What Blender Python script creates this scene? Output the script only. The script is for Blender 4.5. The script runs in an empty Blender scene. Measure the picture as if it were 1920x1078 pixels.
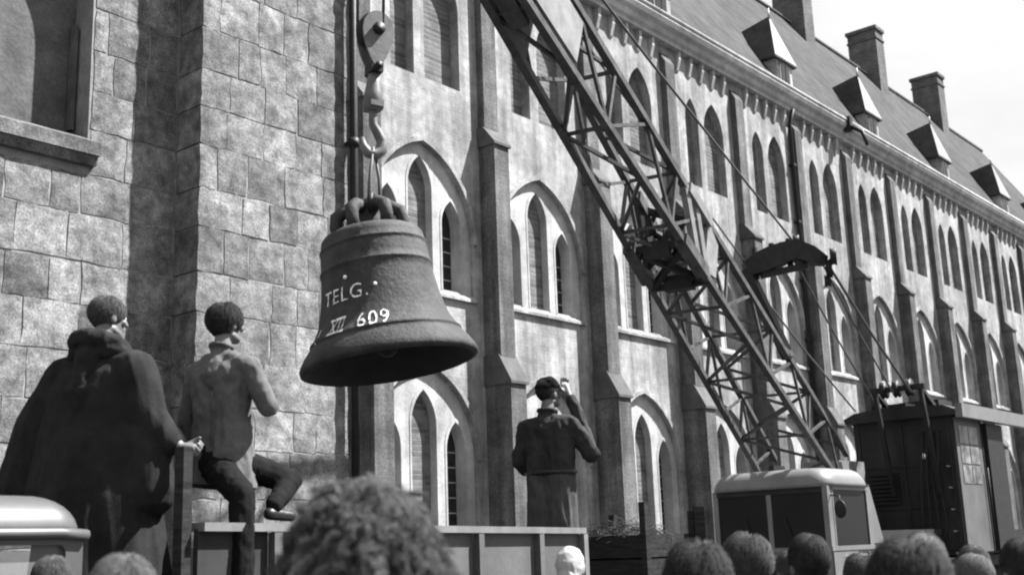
import bpy, bmesh, math, random
from mathutils import Vector, Matrix, noise
random.seed(7)
R = math.radians
scn = bpy.context.scene
COL = scn.collection

# ------------------------------------------------------------------ camera
cam_d = bpy.data.cameras.new('camera'); cam = bpy.data.objects.new('camera', cam_d); COL.objects.link(cam)
cam_d.lens = 41.25; cam_d.sensor_width = 36.0; cam_d.clip_start = 0.05; cam_d.clip_end = 2000
PITCH, ROLL = R(12.5733), 0.036
fwd = Vector((0, math.cos(PITCH), math.sin(PITCH)))
r0 = Vector((1, 0, 0)); u0 = Vector((0, -math.sin(PITCH), math.cos(PITCH)))
rt = r0 * math.cos(ROLL) - u0 * math.sin(ROLL); up = u0 * math.cos(ROLL) + r0 * math.sin(ROLL)
cam.matrix_world = Matrix(((rt.x, up.x, -fwd.x, 0), (rt.y, up.y, -fwd.y, 0), (rt.z, up.z, -fwd.z, 1.65), (0, 0, 0, 1)))
scn.camera = cam
cam_d.dof.use_dof = True; cam_d.dof.focus_distance = 12.0; cam_d.dof.aperture_fstop = 3.4
scn.cycles.pixel_filter_type = 'BLACKMAN_HARRIS'; scn.cycles.filter_width = 2.1

# direction of the abbey front (T) and its outward normal (N)
T = Vector((0.63929647, 0.76896036, 0)); N = Vector((T.y, -T.x, 0)); TA = math.atan2(T.y, T.x)

# ------------------------------------------------------------------ light
SUN_EL = R(53); sh = (N * 0.62 + T * 0.78).normalized()
sun_dir = Vector((sh.x * math.cos(SUN_EL), sh.y * math.cos(SUN_EL), math.sin(SUN_EL)))
sd = bpy.data.lights.new('sun', 'SUN'); sd.energy = 5.0; sd.angle = R(0.8); sd.color = (1, 1, 1)
so = bpy.data.objects.new('sun', sd); COL.objects.link(so)
so.rotation_euler = (-sun_dir).to_track_quat('-Z', 'Y').to_euler()
w = bpy.data.worlds.new('World'); scn.world = w; w.use_nodes = True
nt = w.node_tree; nt.nodes.clear()
sky = nt.nodes.new('ShaderNodeTexSky'); sky.sky_type = 'NISHITA'; sky.sun_disc = False
sky.sun_elevation = SUN_EL; sky.sun_rotation = math.atan2(sun_dir.x, sun_dir.y)
sky.dust_density = 4.0; sky.air_density = 1.5
bw = nt.nodes.new('ShaderNodeRGBToBW'); nt.links.new(sky.outputs[0], bw.inputs[0])
tc = nt.nodes.new('ShaderNodeTexCoord'); mp = nt.nodes.new('ShaderNodeMapping'); mp.inputs['Scale'].default_value = (1, 1, 2.6)
nz = nt.nodes.new('ShaderNodeTexNoise'); nz.inputs['Scale'].default_value = 3.2; nz.inputs['Detail'].default_value = 7; nz.inputs['Roughness'].default_value = 0.55
nt.links.new(tc.outputs['Generated'], mp.inputs[0]); nt.links.new(mp.outputs[0], nz.inputs['Vector'])
cr = nt.nodes.new('ShaderNodeMapRange'); cr.inputs['From Min'].default_value = 0.32; cr.inputs['From Max'].default_value = 0.62
cr.inputs['To Min'].default_value = 1.95; cr.inputs['To Max'].default_value = 2.45
nt.links.new(nz.outputs['Fac'], cr.inputs['Value'])
mx = nt.nodes.new('ShaderNodeMix'); mx.data_type = 'FLOAT'; mx.inputs[0].default_value = 0.93     # thin bright cloud veil
nt.links.new(bw.outputs[0], mx.inputs[2]); nt.links.new(cr.outputs[0], mx.inputs[3])
bg = nt.nodes.new('ShaderNodeBackground'); bg.inputs['Strength'].default_value = 0.1
ow = nt.nodes.new('ShaderNodeOutputWorld')
nt.links.new(mx.outputs[0], bg.inputs['Color']); nt.links.new(bg.outputs[0], ow.inputs[0])
vs = scn.view_settings; vs.view_transform = 'Standard'; vs.look = 'None'; vs.gamma = 1; vs.use_curve_mapping = False
vs.exposure = 1.98

# ------------------------------------------------------------------ materials (black-and-white world: neutral greys)
MATS = {}
def mat(name, v, rough=0.8, var=0.25, scale=6.0, detail=6, bump=0.0, bscale=None, metal=0.0, stretch=(1, 1, 1), blotch=0.0, bl_scale=0.7,
        streak=0.0, rnd=0.0, brick=None, spec=0.35, sheen=0, speck=0.0):
    m = bpy.data.materials.new(name); m.use_nodes = True; n = m.node_tree; P = n.nodes['Principled BSDF']
    P.inputs['Roughness'].default_value = rough; P.inputs['Metallic'].default_value = metal
    P.inputs['Specular IOR Level'].default_value = spec
    tcd = n.nodes.new('ShaderNodeTexCoord'); geo = n.nodes.new('ShaderNodeNewGeometry')
    def nd(sc, st=(1, 1, 1), det=detail, ro=0.6):
        mpp = n.nodes.new('ShaderNodeMapping'); mpp.inputs['Scale'].default_value = st
        mpp.inputs['Rotation'].default_value = (0, 0, -TA)
        nn = n.nodes.new('ShaderNodeTexNoise'); nn.inputs['Scale'].default_value = sc; nn.inputs['Detail'].default_value = det; nn.inputs['Roughness'].default_value = ro
        n.links.new(geo.outputs['Position'], mpp.inputs[0]); n.links.new(mpp.outputs[0], nn.inputs['Vector']); return nn.outputs['Fac']
    def mth(op, a, b):
        k = n.nodes.new('ShaderNodeMath'); k.operation = op
        for i, q in enumerate((a, b)):
            if isinstance(q, (int, float)): k.inputs[i].default_value = q
            else: n.links.new(q, k.inputs[i])
        return k.outputs[0]
    def rng(x, lo, hi, a=0.3, b=0.7):
        k = n.nodes.new('ShaderNodeMapRange'); k.inputs['From Min'].default_value = a; k.inputs['From Max'].default_value = b
        k.inputs['To Min'].default_value = lo; k.inputs['To Max'].default_value = hi; n.links.new(x, k.inputs['Value']); return k.outputs[0]
    val = rng(nd(scale, stretch), v * (1 - var), v * (1 + var))
    if blotch: val = mth('MULTIPLY', val, rng(nd(bl_scale, (1, 1, 1), 5), 1 - blotch, 1 + blotch * 0.6, 0.35, 0.65))
    if streak: val = mth('MULTIPLY', val, rng(nd(3.2, (1, 1, 0.07), 4), 1 - streak, 1 + streak * 0.4, 0.35, 0.62))
    if speck: val = mth('MULTIPLY', val, rng(nd(scale * 9, (1, 1, 1), 2, 0.8), 1 - speck, 1 + speck, 0.3, 0.7))
    if rnd:
        oi = n.nodes.new('ShaderNodeObjectInfo'); val = mth('MULTIPLY', val, rng(oi.outputs['Random'], 1 - rnd, 1 + rnd, 0, 1))
    hgt = None
    if brick:
        bw_, bh_, mort, amt = brick
        mpp = n.nodes.new('ShaderNodeMapping'); mpp.inputs['Rotation'].default_value = (0, 0, -TA)
        n.links.new(geo.outputs['Position'], mpp.inputs[0])
        sx = n.nodes.new('ShaderNodeSeparateXYZ'); n.links.new(mpp.outputs[0], sx.inputs[0])
        cx = n.nodes.new('ShaderNodeCombineXYZ')
        n.links.new(mth('ADD', sx.outputs[0], mth('MULTIPLY', sx.outputs[1], 1.0)), cx.inputs[0]); n.links.new(sx.outputs[2], cx.inputs[1])
        bt = n.nodes.new('ShaderNodeTexBrick'); bt.inputs['Scale'].default_value = 1.0; bt.inputs['Brick Width'].default_value = bw_
        bt.inputs['Row Height'].default_value = bh_; bt.inputs['Mortar Size'].default_value = mort; bt.inputs['Mortar Smooth'].default_value = 0.3
        bt.inputs['Color1'].default_value = (1 - amt,) * 3 + (1,); bt.inputs['Color2'].default_value = (1 + amt * 0.5,) * 3 + (1,); bt.inputs['Mortar'].default_value = (1 + amt * 0.3,) * 3 + (1,)
        n.links.new(cx.outputs[0], bt.inputs['Vector'])
        b2 = n.nodes.new('ShaderNodeRGBToBW'); n.links.new(bt.outputs['Color'], b2.inputs[0]); val = mth('MULTIPLY', val, b2.outputs[0])
        hgt = mth('MULTIPLY', bt.outputs['Fac'], -0.2)
    n.links.new(val, P.inputs['Base Color'])
    if bump:
        h = nd(bscale or scale * 3, (1, 1, 1), 5, 0.65)
        if hgt is not None: h = mth('ADD', h, hgt)
        bn = n.nodes.new('ShaderNodeBump'); bn.inputs['Strength'].default_value = bump; bn.inputs['Distance'].default_value = 0.02
        n.links.new(h, bn.inputs['Height']); n.links.new(bn.outputs[0], P.inputs['Normal'])
    if sheen: P.inputs['Sheen Weight'].default_value = sheen
    MATS[name] = m; return m
def glassmat(name, v, rough, trans=0.0):
    m = bpy.data.materials.new(name); m.use_nodes = True; n = m.node_tree; P = n.nodes['Principled BSDF']
    P.inputs['Base Color'].default_value = (v, v, v, 1); P.inputs['Roughness'].default_value = rough; P.inputs['Specular IOR Level'].default_value = 0.6 if trans else 0.09
    if trans:
        tr = n.nodes.new('ShaderNodeBsdfTransparent'); tr.inputs[0].default_value = (0.92, 0.92, 0.92, 1); ms = n.nodes.new('ShaderNodeMixShader'); ms.inputs[0].default_value = trans
        n.links.new(P.outputs[0], ms.inputs[1]); n.links.new(tr.outputs[0], ms.inputs[2]); n.links.new(ms.outputs[0], n.nodes['Material Output'].inputs[0])
    MATS[name] = m; return m
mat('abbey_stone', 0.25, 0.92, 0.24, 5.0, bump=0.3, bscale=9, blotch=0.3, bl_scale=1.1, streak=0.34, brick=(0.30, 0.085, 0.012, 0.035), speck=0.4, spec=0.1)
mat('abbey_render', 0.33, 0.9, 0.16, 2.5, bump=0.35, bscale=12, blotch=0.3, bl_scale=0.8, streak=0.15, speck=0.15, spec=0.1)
mat('abbey_buttress', 0.105, 0.92, 0.3, 2.2, bump=0.35, bscale=9, blotch=0.25, bl_scale=0.9, streak=0.4, brick=(0.34, 0.1, 0.012, 0.04), speck=0.35, spec=0.1)  # same stone as the wall, darkened: shade of the side faces put into colour
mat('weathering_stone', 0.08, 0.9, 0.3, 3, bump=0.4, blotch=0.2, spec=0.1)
mat('blind_infill', 0.13, 0.9, 0.3, 3.0, bump=0.9, bscale=9, brick=(2.5, 0.12, 0.022, 0.35), blotch=0.2, spec=0.1)
mat('cornice_stone', 0.31, 0.85, 0.22, 2.5, bump=0.3, blotch=0.22, streak=0.12, speck=0.1, spec=0.1)
mat('slate', 0.048, 0.9, 0.25, 1.2, bump=0.7, bscale=10, blotch=0.2, bl_scale=0.35, streak=0.12, brick=(0.28, 0.2, 0.015, 0.2), spec=0.08)
mat('chimney_brick', 0.1, 0.9, 0.25, 2, bump=0.4, brick=(0.24, 0.09, 0.012, 0.25), blotch=0.2, spec=0.1)
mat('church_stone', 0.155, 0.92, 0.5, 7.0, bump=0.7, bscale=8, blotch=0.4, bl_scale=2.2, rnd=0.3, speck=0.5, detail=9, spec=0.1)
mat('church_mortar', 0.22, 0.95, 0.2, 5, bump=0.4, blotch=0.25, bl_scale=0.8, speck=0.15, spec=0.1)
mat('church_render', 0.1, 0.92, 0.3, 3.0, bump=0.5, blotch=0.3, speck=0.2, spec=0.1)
mat('lead', 0.3, 0.6, 0.2, 5, metal=0.3)
mat('iron_dark', 0.016, 0.55, 0.35, 8, bump=0.15, spec=0.2)
mat('glazing', 0.02, 0.25, 0.5, 5, bump=0.15, bscale=6, spec=0.3)
mat('bronze', 0.047, 0.72, 0.3, 5, bump=0.5, bscale=28, blotch=0.35, bl_scale=2.2, streak=0.25, speck=0.2, spec=0.18)
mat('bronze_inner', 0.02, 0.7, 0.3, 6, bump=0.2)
mat('white_paint', 0.85, 0.7, 0.12, 30, detail=3)
wp = bpy.data.materials.new('bell_paint'); wp.use_nodes = True; MATS['bell_paint'] = wp; n = wp.node_tree
nn = n.nodes.new('ShaderNodeTexNoise'); nn.inputs['Scale'].default_value = 34; nn.inputs['Detail'].default_value = 6; nn.inputs['Roughness'].default_value = 0.7
tcn = n.nodes.new('ShaderNodeTexCoord'); n.links.new(tcn.outputs['Object'], nn.inputs['Vector'])
mr = n.nodes.new('ShaderNodeMapRange'); mr.inputs['From Min'].default_value = 0.38; mr.inputs['From Max'].default_value = 0.5; mr.inputs['To Min'].default_value = 0.07; mr.inputs['To Max'].default_value = 0.75
n.links.new(nn.outputs['Fac'], mr.inputs['Value']); n.links.new(mr.outputs[0], n.nodes['Principled BSDF'].inputs['Base Color']); n.nodes['Principled BSDF'].inputs['Roughness'].default_value = 0.85
mat('boom_steel', 0.05, 0.5, 0.35, 6, bump=0.1, blotch=0.25, bl_scale=3, spec=0.2)
mat('crane_plate', 0.14, 0.55, 0.25, 4, bump=0.1, blotch=0.2, bl_scale=2)
mat('rope_steel', 0.07, 0.6, 0.2, 60)
mat('hook_paint', 0.11, 0.5, 0.3, 9, bump=0.1, blotch=0.3, bl_scale=4)
mat('house_paint', 0.022, 0.6, 0.3, 2.5, bump=0.12, blotch=0.3, bl_scale=0.9, streak=0.2, speck=0.12, spec=0.2)
mat('house_pale', 0.085, 0.55, 0.15, 3, blotch=0.15, streak=0.12)
mat('cab_cream', 0.12, 0.42, 0.12, 4, blotch=0.16, bl_scale=1.6, spec=0.5, speck=0.05)
mat('lorry_cream', 0.062, 0.42, 0.12, 4, blotch=0.16, bl_scale=1.6, spec=0.4, speck=0.05)
mat('dormer_lead', 0.17, 0.6, 0.2, 4, blotch=0.2)
mat('lorry_board', 0.085, 0.65, 0.18, 3, bump=0.1, blotch=0.2, bl_scale=1.3, streak=0.15, speck=0.08)
mat('lorry_board_dark', 0.035, 0.7, 0.25, 3, bump=0.1, blotch=0.2, spec=0.05)
mat('lorry_rail', 0.13, 0.5, 0.2, 8)
mat('rubber', 0.015, 0.8, 0.3, 10)
mat('timber_dark', 0.025, 0.85, 0.45, 5, bump=0.4, stretch=(1, 1, 8), spec=0.05)
mat('straw', 0.05, 0.8, 0.4, 25, spec=0.05)
mat('skin', 0.115, 0.55, 0.1, 12, spec=0.4)
mat('hair_dark', 0.035, 0.75, 0.4, 40, spec=0.15)
mat('hair_mid', 0.07, 0.75, 0.35, 40, spec=0.15)
mat('hair_grey', 0.085, 0.75, 0.2, 40, spec=0.15)
mat('hair_fair', 0.14, 0.75, 0.2, 40, spec=0.15)
mat('habit', 0.019, 0.92, 0.3, 7, bump=0.15, bscale=60, blotch=0.12, bl_scale=3, speck=0.1, spec=0.05)
mat('jacket_grey', 0.095, 0.9, 0.2, 9, bump=0.15, bscale=80, blotch=0.12, bl_scale=4, speck=0.1, spec=0.05)
mat('trouser_dark', 0.009, 0.9, 0.3, 9, bump=0.2, bscale=80, spec=0.05)
mat('worker_coat', 0.034, 0.9, 0.3, 9, bump=0.15, bscale=60, blotch=0.12, bl_scale=4, speck=0.1, spec=0.05)
mat('worker_skirt', 0.055, 0.9, 0.3, 9, bump=0.15, bscale=60, spec=0.05, speck=0.1, blotch=0.12)
mat('coat_mid', 0.07, 0.9, 0.2, 9, bump=0.15, bscale=70, spec=0.05, speck=0.1, blotch=0.12)
mat('coat_light', 0.14, 0.9, 0.2, 9, bump=0.15, bscale=70, spec=0.05, speck=0.1, blotch=0.12)
mat('scarf_white', 0.3, 0.85, 0.08, 20)
mat('shoe', 0.012, 0.4, 0.2, 20)
mat('ground', 0.06, 0.95, 0.3, 1.5, bump=0.6, bscale=14, blotch=0.2, speck=0.2, spec=0.05)
glassmat('car_glass', 0.35, 0.05, 0.75)
glassmat('cab_glass', 0.012, 0.08)
mat('pane_mottled', 0.12, 0.3, 0.9, 3.5, blotch=0.5, bl_scale=2.5, spec=0.3)
mat('chrome', 0.6, 0.2, 0.05, 10, metal=1.0)

# ------------------------------------------------------------------ helpers
class MB:
    def __init__(s): s.v = []; s.f = []; s.sm = []
    def add(s, vs_, fs, smooth=False):
        o = len(s.v); s.v += [tuple(q) for q in vs_]; s.f += [tuple(i + o for i in f) for f in fs]; s.sm += [smooth] * len(fs); return s
    def box(s, x0, x1, y0, y1, z0, z1, M=None):
        p = [Vector(q) for q in ((x0,y0,z0),(x1,y0,z0),(x1,y1,z0),(x0,y1,z0),(x0,y0,z1),(x1,y0,z1),(x1,y1,z1),(x0,y1,z1))]
        if M: p = [M @ q for q in p]
        return s.add(p, [(3,2,1,0),(4,5,6,7),(0,1,5,4),(1,2,6,5),(2,3,7,6),(3,0,4,7)])
    def cbox(s, x0, x1, y0, y1, z0, z1, c=0.02):
        # box whose front (y0) edges are chamfered
        p = [(x0,y1,z0),(x1,y1,z0),(x1,y1,z1),(x0,y1,z1),(x0,y0+c,z0),(x1,y0+c,z0),(x1,y0+c,z1),(x0,y0+c,z1),(x0+c,y0,z0+c),(x1-c,y0,z0+c),(x1-c,y0,z1-c),(x0+c,y0,z1-c)]
        return s.add(p, [(0,1,5,4),(1,2,6,5),(2,3,7,6),(3,0,4,7),(4,5,9,8),(5,6,10,9),(6,7,11,10),(7,4,8,11),(8,9,10,11),(3,2,1,0)])
    def tube(s, pts, r, n=8, smooth=True, cap=True, squash=None):
        pts = [Vector(q) for q in pts]; rr = r if isinstance(r, (list, tuple)) else [r] * len(pts)
        rings = []; prev = None
        for i, p in enumerate(pts):
            d = (pts[min(i+1, len(pts)-1)] - pts[max(i-1, 0)])
            if d.length < 1e-9: d = Vector((0,0,1))
            d.normalize()
            if prev is None:
                a = Vector((0,0,1)) if abs(d.z) < 0.9 else Vector((1,0,0)); u = d.cross(a).normalized()
            else: u = (prev - d * prev.dot(d)); u = u.normalized() if u.length > 1e-6 else d.orthogonal().normalized()
            prev = u; v = d.cross(u)
            rings.append([p + (u * math.cos(t) + v * math.sin(t)) * rr[i] for t in [2*math.pi*k/n + (math.pi/4 if n == 4 else 0) for k in range(n)]])
        vs_ = [q for ring in rings for q in ring]; fs = []
        for i in range(len(rings)-1):
            for k in range(n): fs.append((i*n+k, i*n+(k+1) % n, (i+1)*n+(k+1) % n, (i+1)*n+k))
        if cap: fs += [tuple(range(n-1, -1, -1)), tuple((len(rings)-1)*n + k for k in range(n))]
        return s.add(vs_, fs, smooth)
    def bar(s, a, b, w): return s.tube([a, b], w * 0.7071, 4, False)
    def lathe(s, prof, n=48, M=None, close=False, smooth=True):
        vs_ = []
        for (r_, z_) in prof:
            for k in range(n):
                t = 2*math.pi*k/n; q = Vector((r_*math.cos(t), r_*math.sin(t), z_)); vs_.append(M @ q if M else q)
        fs = [(i*n+k, i*n+(k+1) % n, (i+1)*n+(k+1) % n, (i+1)*n+k) for i in range(len(prof)-1) for k in range(n)]
        return s.add(vs_, fs, smooth)
    def prism(s, poly, axis, a, b):
        # poly: 2D points; extruded along axis from a to b
        def pt(q, t): return {'x': (t, q[0], q[1]), 'y': (q[0], t, q[1]), 'z': (q[0], q[1], t)}[axis]
        n = len(poly); vs_ = [pt(q, a) for q in poly] + [pt(q, b) for q in poly]
        fs = [tuple(range(n)), tuple(range(2*n-1, n-1, -1))] + [(i+n, (i+1) % n + n, (i+1) % n, i) for i in range(n)]
        return s.add(vs_, fs)
    def sphere(s, c, r, n=12, m=8, M=None):
        c = Vector(c); r = Vector(r) if not isinstance(r, (int, float)) else Vector((r, r, r)); vs_ = [Vector((0,0,1))]
        for i in range(1, m):
            for k in range(n):
                a = math.pi*i/m; t = 2*math.pi*k/n; vs_.append(Vector((math.sin(a)*math.cos(t), math.sin(a)*math.sin(t), math.cos(a))))
        vs_.append(Vector((0,0,-1))); out = []
        for q in vs_:
            q = Vector((q.x*r.x, q.y*r.y, q.z*r.z)); out.append(c + (M @ q if M else q))
        fs = [(0, 1+k, 1+(k+1) % n) for k in range(n)]
        for i in range(m-2): fs += [(1+i*n+k, 1+(i+1)*n+k, 1+(i+1)*n+(k+1) % n, 1+i*n+(k+1) % n) for k in range(n)]
        L = len(vs_)-1; fs += [(L, 1+(m-2)*n+(k+1) % n, 1+(m-2)*n+k) for k in range(n)]
        return s.add(out, fs, True)
    def cap2(s, a, ra, b, rb, n=12):
        # tapered capsule
        a = Vector(a); b = Vector(b); d = b - a; L = d.length; d = d / L if L > 1e-6 else Vector((0,0,1))
        pts = []; rr = []
        for t in (-1, -0.87, -0.5, 0): pts.append(a + d*ra*t); rr.append(max(ra*math.sqrt(max(0, 1-t*t)), 0.0005))
        for t in (0, 0.5, 0.87, 1): pts.append(b + d*rb*t); rr.append(max(rb*math.sqrt(max(0, 1-t*t)), 0.0005))
        return s.tube(pts, rr, n)
    def mesh(s, name):
        me = bpy.data.meshes.new(name); me.from_pydata(s.v, [], s.f)
        me.polygons.foreach_set('use_smooth', s.sm); me.update(); return me
    def build(s, name, m, parent=None, recalc=True):
        me = s.mesh(name)
        if recalc:
            bm = bmesh.new(); bm.from_mesh(me); bmesh.ops.recalc_face_normals(bm, faces=bm.faces); bm.to_mesh(me); bm.free()
        return link(name, me, m, parent)
def link(name, me, m=None, parent=None, loc=None, rot=None):
    o = bpy.data.objects.new(name, me); COL.objects.link(o)
    if m and not me.materials: me.materials.append(MATS[m])
    if parent: o.parent = parent
    if loc is not None: o.location = loc
    if rot is not None: o.rotation_euler = rot
    return o
def empty(name, loc=(0,0,0), rz=0.0):
    o = bpy.data.objects.new(name, None); o.empty_display_size = 0.2; COL.objects.link(o); o.location = loc; o.rotation_euler = (0,0,rz); return o
def tag(o, label, cat, group=None, kind=None):
    if label: o['label'] = label
    if cat: o['category'] = cat
    if group: o['group'] = group
    if kind: o['kind'] = kind
    return o
def arch(c, a, zb, zs, za, n=9):
    """outline of a pointed opening: bottom-left, up to the apex, down to bottom-right"""
    h = za - zs; rad = (a*a + h*h) / (2*a); t1 = math.asin(min(1, h/rad)); L = [(c-a, zb)]
    for i in range(n+1):
        t = t1*i/n; L.append((c-a+rad - rad*math.cos(t), zs + rad*math.sin(t)))
    L[-1] = (c, za)
    return L + [(2*c-x, z) for x, z in reversed(L[:-1])]
def pane(mb, x0, x1, z0, z1, y, holes):
    """wall sheet at depth y with pointed holes (sorted by x); outside is -y"""
    cs = [0.5*(h[0][0]+h[-1][0]) for h in holes]
    edges = [x0] + [0.5*(holes[i][-1][0]+holes[i+1][0][0]) for i in range(len(holes)-1)] + [x1]
    if not holes: mb.add([(x0,y,z0),(x1,y,z0),(x1,y,z1),(x0,y,z1)], [(0,1,2,3)]); return
    for i, h in enumerate(holes):
        e0, e1 = edges[i], edges[i+1]; k = len(h)//2; c, za = h[k]; zb = h[0][1]
        lp = [(e0,z0),(c,z0),(c,zb)] + h[:k+1] + [(c,z1),(e0,z1)]
        rp = [(c,z0),(e1,z0),(e1,z1),(c,z1)] + h[k:] + [(c,zb)]
        for poly in (lp, rp): mb.add([(x,y,z) for x, z in poly], [tuple(range(len(poly)))])
def reveal(mb, h, ya, yb):
    n = len(h); vs_ = [(x,ya,z) for x, z in h] + [(x,yb,z) for x, z in h]
    mb.add(vs_, [(i, (i+1) % n, (i+1) % n + n, i+n) for i in range(n)])
def fill(h, y): return MB().add([(x,y,z) for x, z in h], [tuple(range(len(h)))])
def offset_arch(c, a, zb, zs, za, w_): return arch(c, a+w_, zb, zs, za + w_*1.2)

# ================================================================== SETTING
g = MB(); n_ = 40
for i in range(n_+1):
    for j in range(n_+1):
        x, y = -250 + 500*i/n_, -150 + 500*j/n_; g.v.append((x, y, 0.0))
g.f = [(i*(n_+1)+j, (i+1)*(n_+1)+j, (i+1)*(n_+1)+j+1, i*(n_+1)+j+1) for i in range(n_) for j in range(n_)]; g.sm = [False]*len(g.f)
tag(g.build('ground', 'ground'), None, None, kind='structure')

# ------------------------------------------------------------------ abbey range: local x runs along the front, local y goes inward
D = 17.0; o_ = -N * D
abbey = empty('abbey_range', (o_.x, o_.y, 0), TA)
tag(abbey, 'long gothic abbey range with pointed windows, buttresses and a steep slate roof', 'building')
PITCH_B = 4.055; P0 = 15.35; K0, K1 = -1, 14          # bays K0..K1-1
S0, S1 = P0 + K0*PITCH_B, P0 + K1*PITCH_B
Z1, Z2, Z3 = 6.35, 11.35, 16.0
CB = PITCH_B/2 + 0.15                                 # centre of the windows in a bay
RG = dict(c=CB, a=1.55, zb=1.1, zs=3.55, za=5.5); RM = dict(c=CB, a=1.6, zb=7.15, zs=8.35, za=10.42)
hg = arch(**RG); hm = arch(**RM)
ht = [arch(CB-0.55, 0.36, 11.95, 14.0, 14.7), arch(CB+0.72, 0.58, 11.95, 13.85, 14.85)]
wall = MB()
pane(wall, 0, PITCH_B, 0, Z1, 0, [hg]); pane(wall, 0, PITCH_B, Z1, Z2, 0, [hm]); pane(wall, 0, PITCH_B, Z2, Z3, 0, ht)
REC = 0.09; DEEP = 0.34
reveal(wall, hg, 0, REC); reveal(wall, hm, 0, REC)
for h in ht: reveal(wall, h, 0, 0.36)
wall_me = wall.mesh('wall'); wall_me.materials.append(MATS['abbey_stone'])
def lanc(base, zb, dz=0.0):
    return [arch(base-0.97, 0.29, zb, base_z[0], base_z[1]), arch(base+0.0, 0.37, zb, base_z[2], base_z[3]), arch(base+0.97, 0.30, zb, base_z[0], base_z[1])]
base_z = (8.7, 9.28, 9.4, 10.12); lm = lanc(CB, 7.22)
base_z = (3.75, 4.36, 4.25, 4.98); lg = lanc(CB, 1.5)
def panel_mesh(box, hs, nm):
    p = MB(); pane(p, CB-1.64, CB+1.64, box[0], box[1], REC, hs)
    for h in hs: reveal(p, h, REC, REC+DEEP)
    # raised frame moulding round every lancet
    for h in hs:
        k = len(h); c = h[k//2][0]; pts_in = h; pts_out = [(c + (x-c)*1.0 + (0.05 if x > c else -0.05 if x < c else 0), z + (0.07 if i not in (0, k-1) else 0)) for i, (x, z) in enumerate(h)]
        vs_ = [(x, REC-0.012, z) for x, z in pts_in] + [(x, REC-0.012, z) for x, z in pts_out] + [(x, REC+0.002, z) for x, z in pts_out] + [(x, REC+0.002, z) for x, z in pts_in]
        fs = []
        for i in range(k-1): fs += [(i, i+1, k+i+1, k+i), (k+i, k+i+1, 2*k+i+1, 2*k+i), (3*k+i, 3*k+i+1, i+1, i)]
        p.add(vs_, fs)
    me = p.mesh(nm); me.materials.append(MATS['abbey_render']); return me
pm = panel_mesh((7.0, 10.6), lm, 'arch_panel'); pg = panel_mesh((0.9, 5.7), lg, 'arch_panel')
# hood mould over the two arches
def hood(A):
    o2 = arch(A['c'], A['a']+0.10, A['zs'], A['zs']+0.001, A['za']+0.13)[1:-1]; i2 = arch(A['c'], A['a']+0.01, A['zs'], A['zs']+0.001, A['za']+0.012)[1:-1]
    mb = MB(); k = len(o2); vs_ = []
    for y in (-0.06, 0.01): vs_ += [(x, y, z) for x, z in o2] + [(x, y, z) for x, z in i2]
    fs = []
    for i in range(k-1): fs += [(k+i, k+i+1, i+1, i), (i, i+1, 2*k+i+1, 2*k+i), (3*k+i, 3*k+i+1, k+i+1, k+i)]
    mb.add(vs_, fs); me = mb.mesh('hood_mould'); me.materials.append(MATS['abbey_stone']); return me
hood_g, hood_m = hood(RG), hood(RM)
def sill(c, a, z, y0, y1):
    mb = MB(); mb.prism([(y0, z-0.12), (y1, z-0.12), (y1, z+0.06), (y0, z-0.05)], 'x', c-a, c+a); me = mb.mesh('sill'); me.materials.append(MATS['abbey_stone']); return me
sill_g, sill_m = sill(CB, 1.62, 1.1, -0.08, REC-0.003), sill(CB, 1.66, 7.13, -0.08, REC-0.003)
# windows: glass with lead bars, or a blind masonry infill
def glass_me(h, y):
    me = fill(h, y).mesh('glass'); me.materials.append(MATS['glazing']); return me
def bars_me(h, y):
    mb = MB(); x0, x1 = h[0][0], h[-1][0]; zb = h[0][1]; zs = h[1][1]; c = (x0+x1)/2
    z = zb + 0.3
    while z < zs: mb.box(x0, x1, y-0.03, y-0.012, z, z+0.025); z += 0.32
    mb.box(c-0.012, c+0.012, y-0.028, y-0.014, zb, h[len(h)//2][1]-0.03)
    me = mb.mesh('glazing_bars'); me.materials.append(MATS['lead']); return me
def infill_me(h, y):
    me = fill(h, y).mesh('blind_infill'); me.materials.append(MATS['blind_infill']); return me
YW = REC + DEEP - 0.04
wins = []
for hs in (lm, lg):
    for i, h in enumerate(hs): wins.append((infill_me(h, REC+0.19), None) if i == 1 else (glass_me(h, YW), bars_me(h, YW)))
for h in ht: wins.append((infill_me(h, 0.26), None))
# buttress (three stages) and its weatherings
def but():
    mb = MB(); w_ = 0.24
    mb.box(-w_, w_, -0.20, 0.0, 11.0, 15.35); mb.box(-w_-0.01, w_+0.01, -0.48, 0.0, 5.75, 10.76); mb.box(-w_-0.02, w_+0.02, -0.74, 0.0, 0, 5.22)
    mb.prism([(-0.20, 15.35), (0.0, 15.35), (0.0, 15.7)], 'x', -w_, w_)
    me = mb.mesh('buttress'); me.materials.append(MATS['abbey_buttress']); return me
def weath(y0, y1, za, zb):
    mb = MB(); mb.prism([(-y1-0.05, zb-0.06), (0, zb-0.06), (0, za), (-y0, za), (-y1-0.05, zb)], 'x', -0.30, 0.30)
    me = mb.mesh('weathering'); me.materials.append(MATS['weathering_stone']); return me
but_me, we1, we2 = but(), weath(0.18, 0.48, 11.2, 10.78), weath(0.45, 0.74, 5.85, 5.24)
cb = MB(); cb.prism([(-0.16, 15.96), (0.0, 15.96), (0.0, 15.3), (-0.05, 15.36), (-0.15, 15.7)], 'x', -0.06, 0.06)
corbel_me = cb.mesh('corbel'); corbel_me.materials.append(MATS['cornice_stone'])
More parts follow.
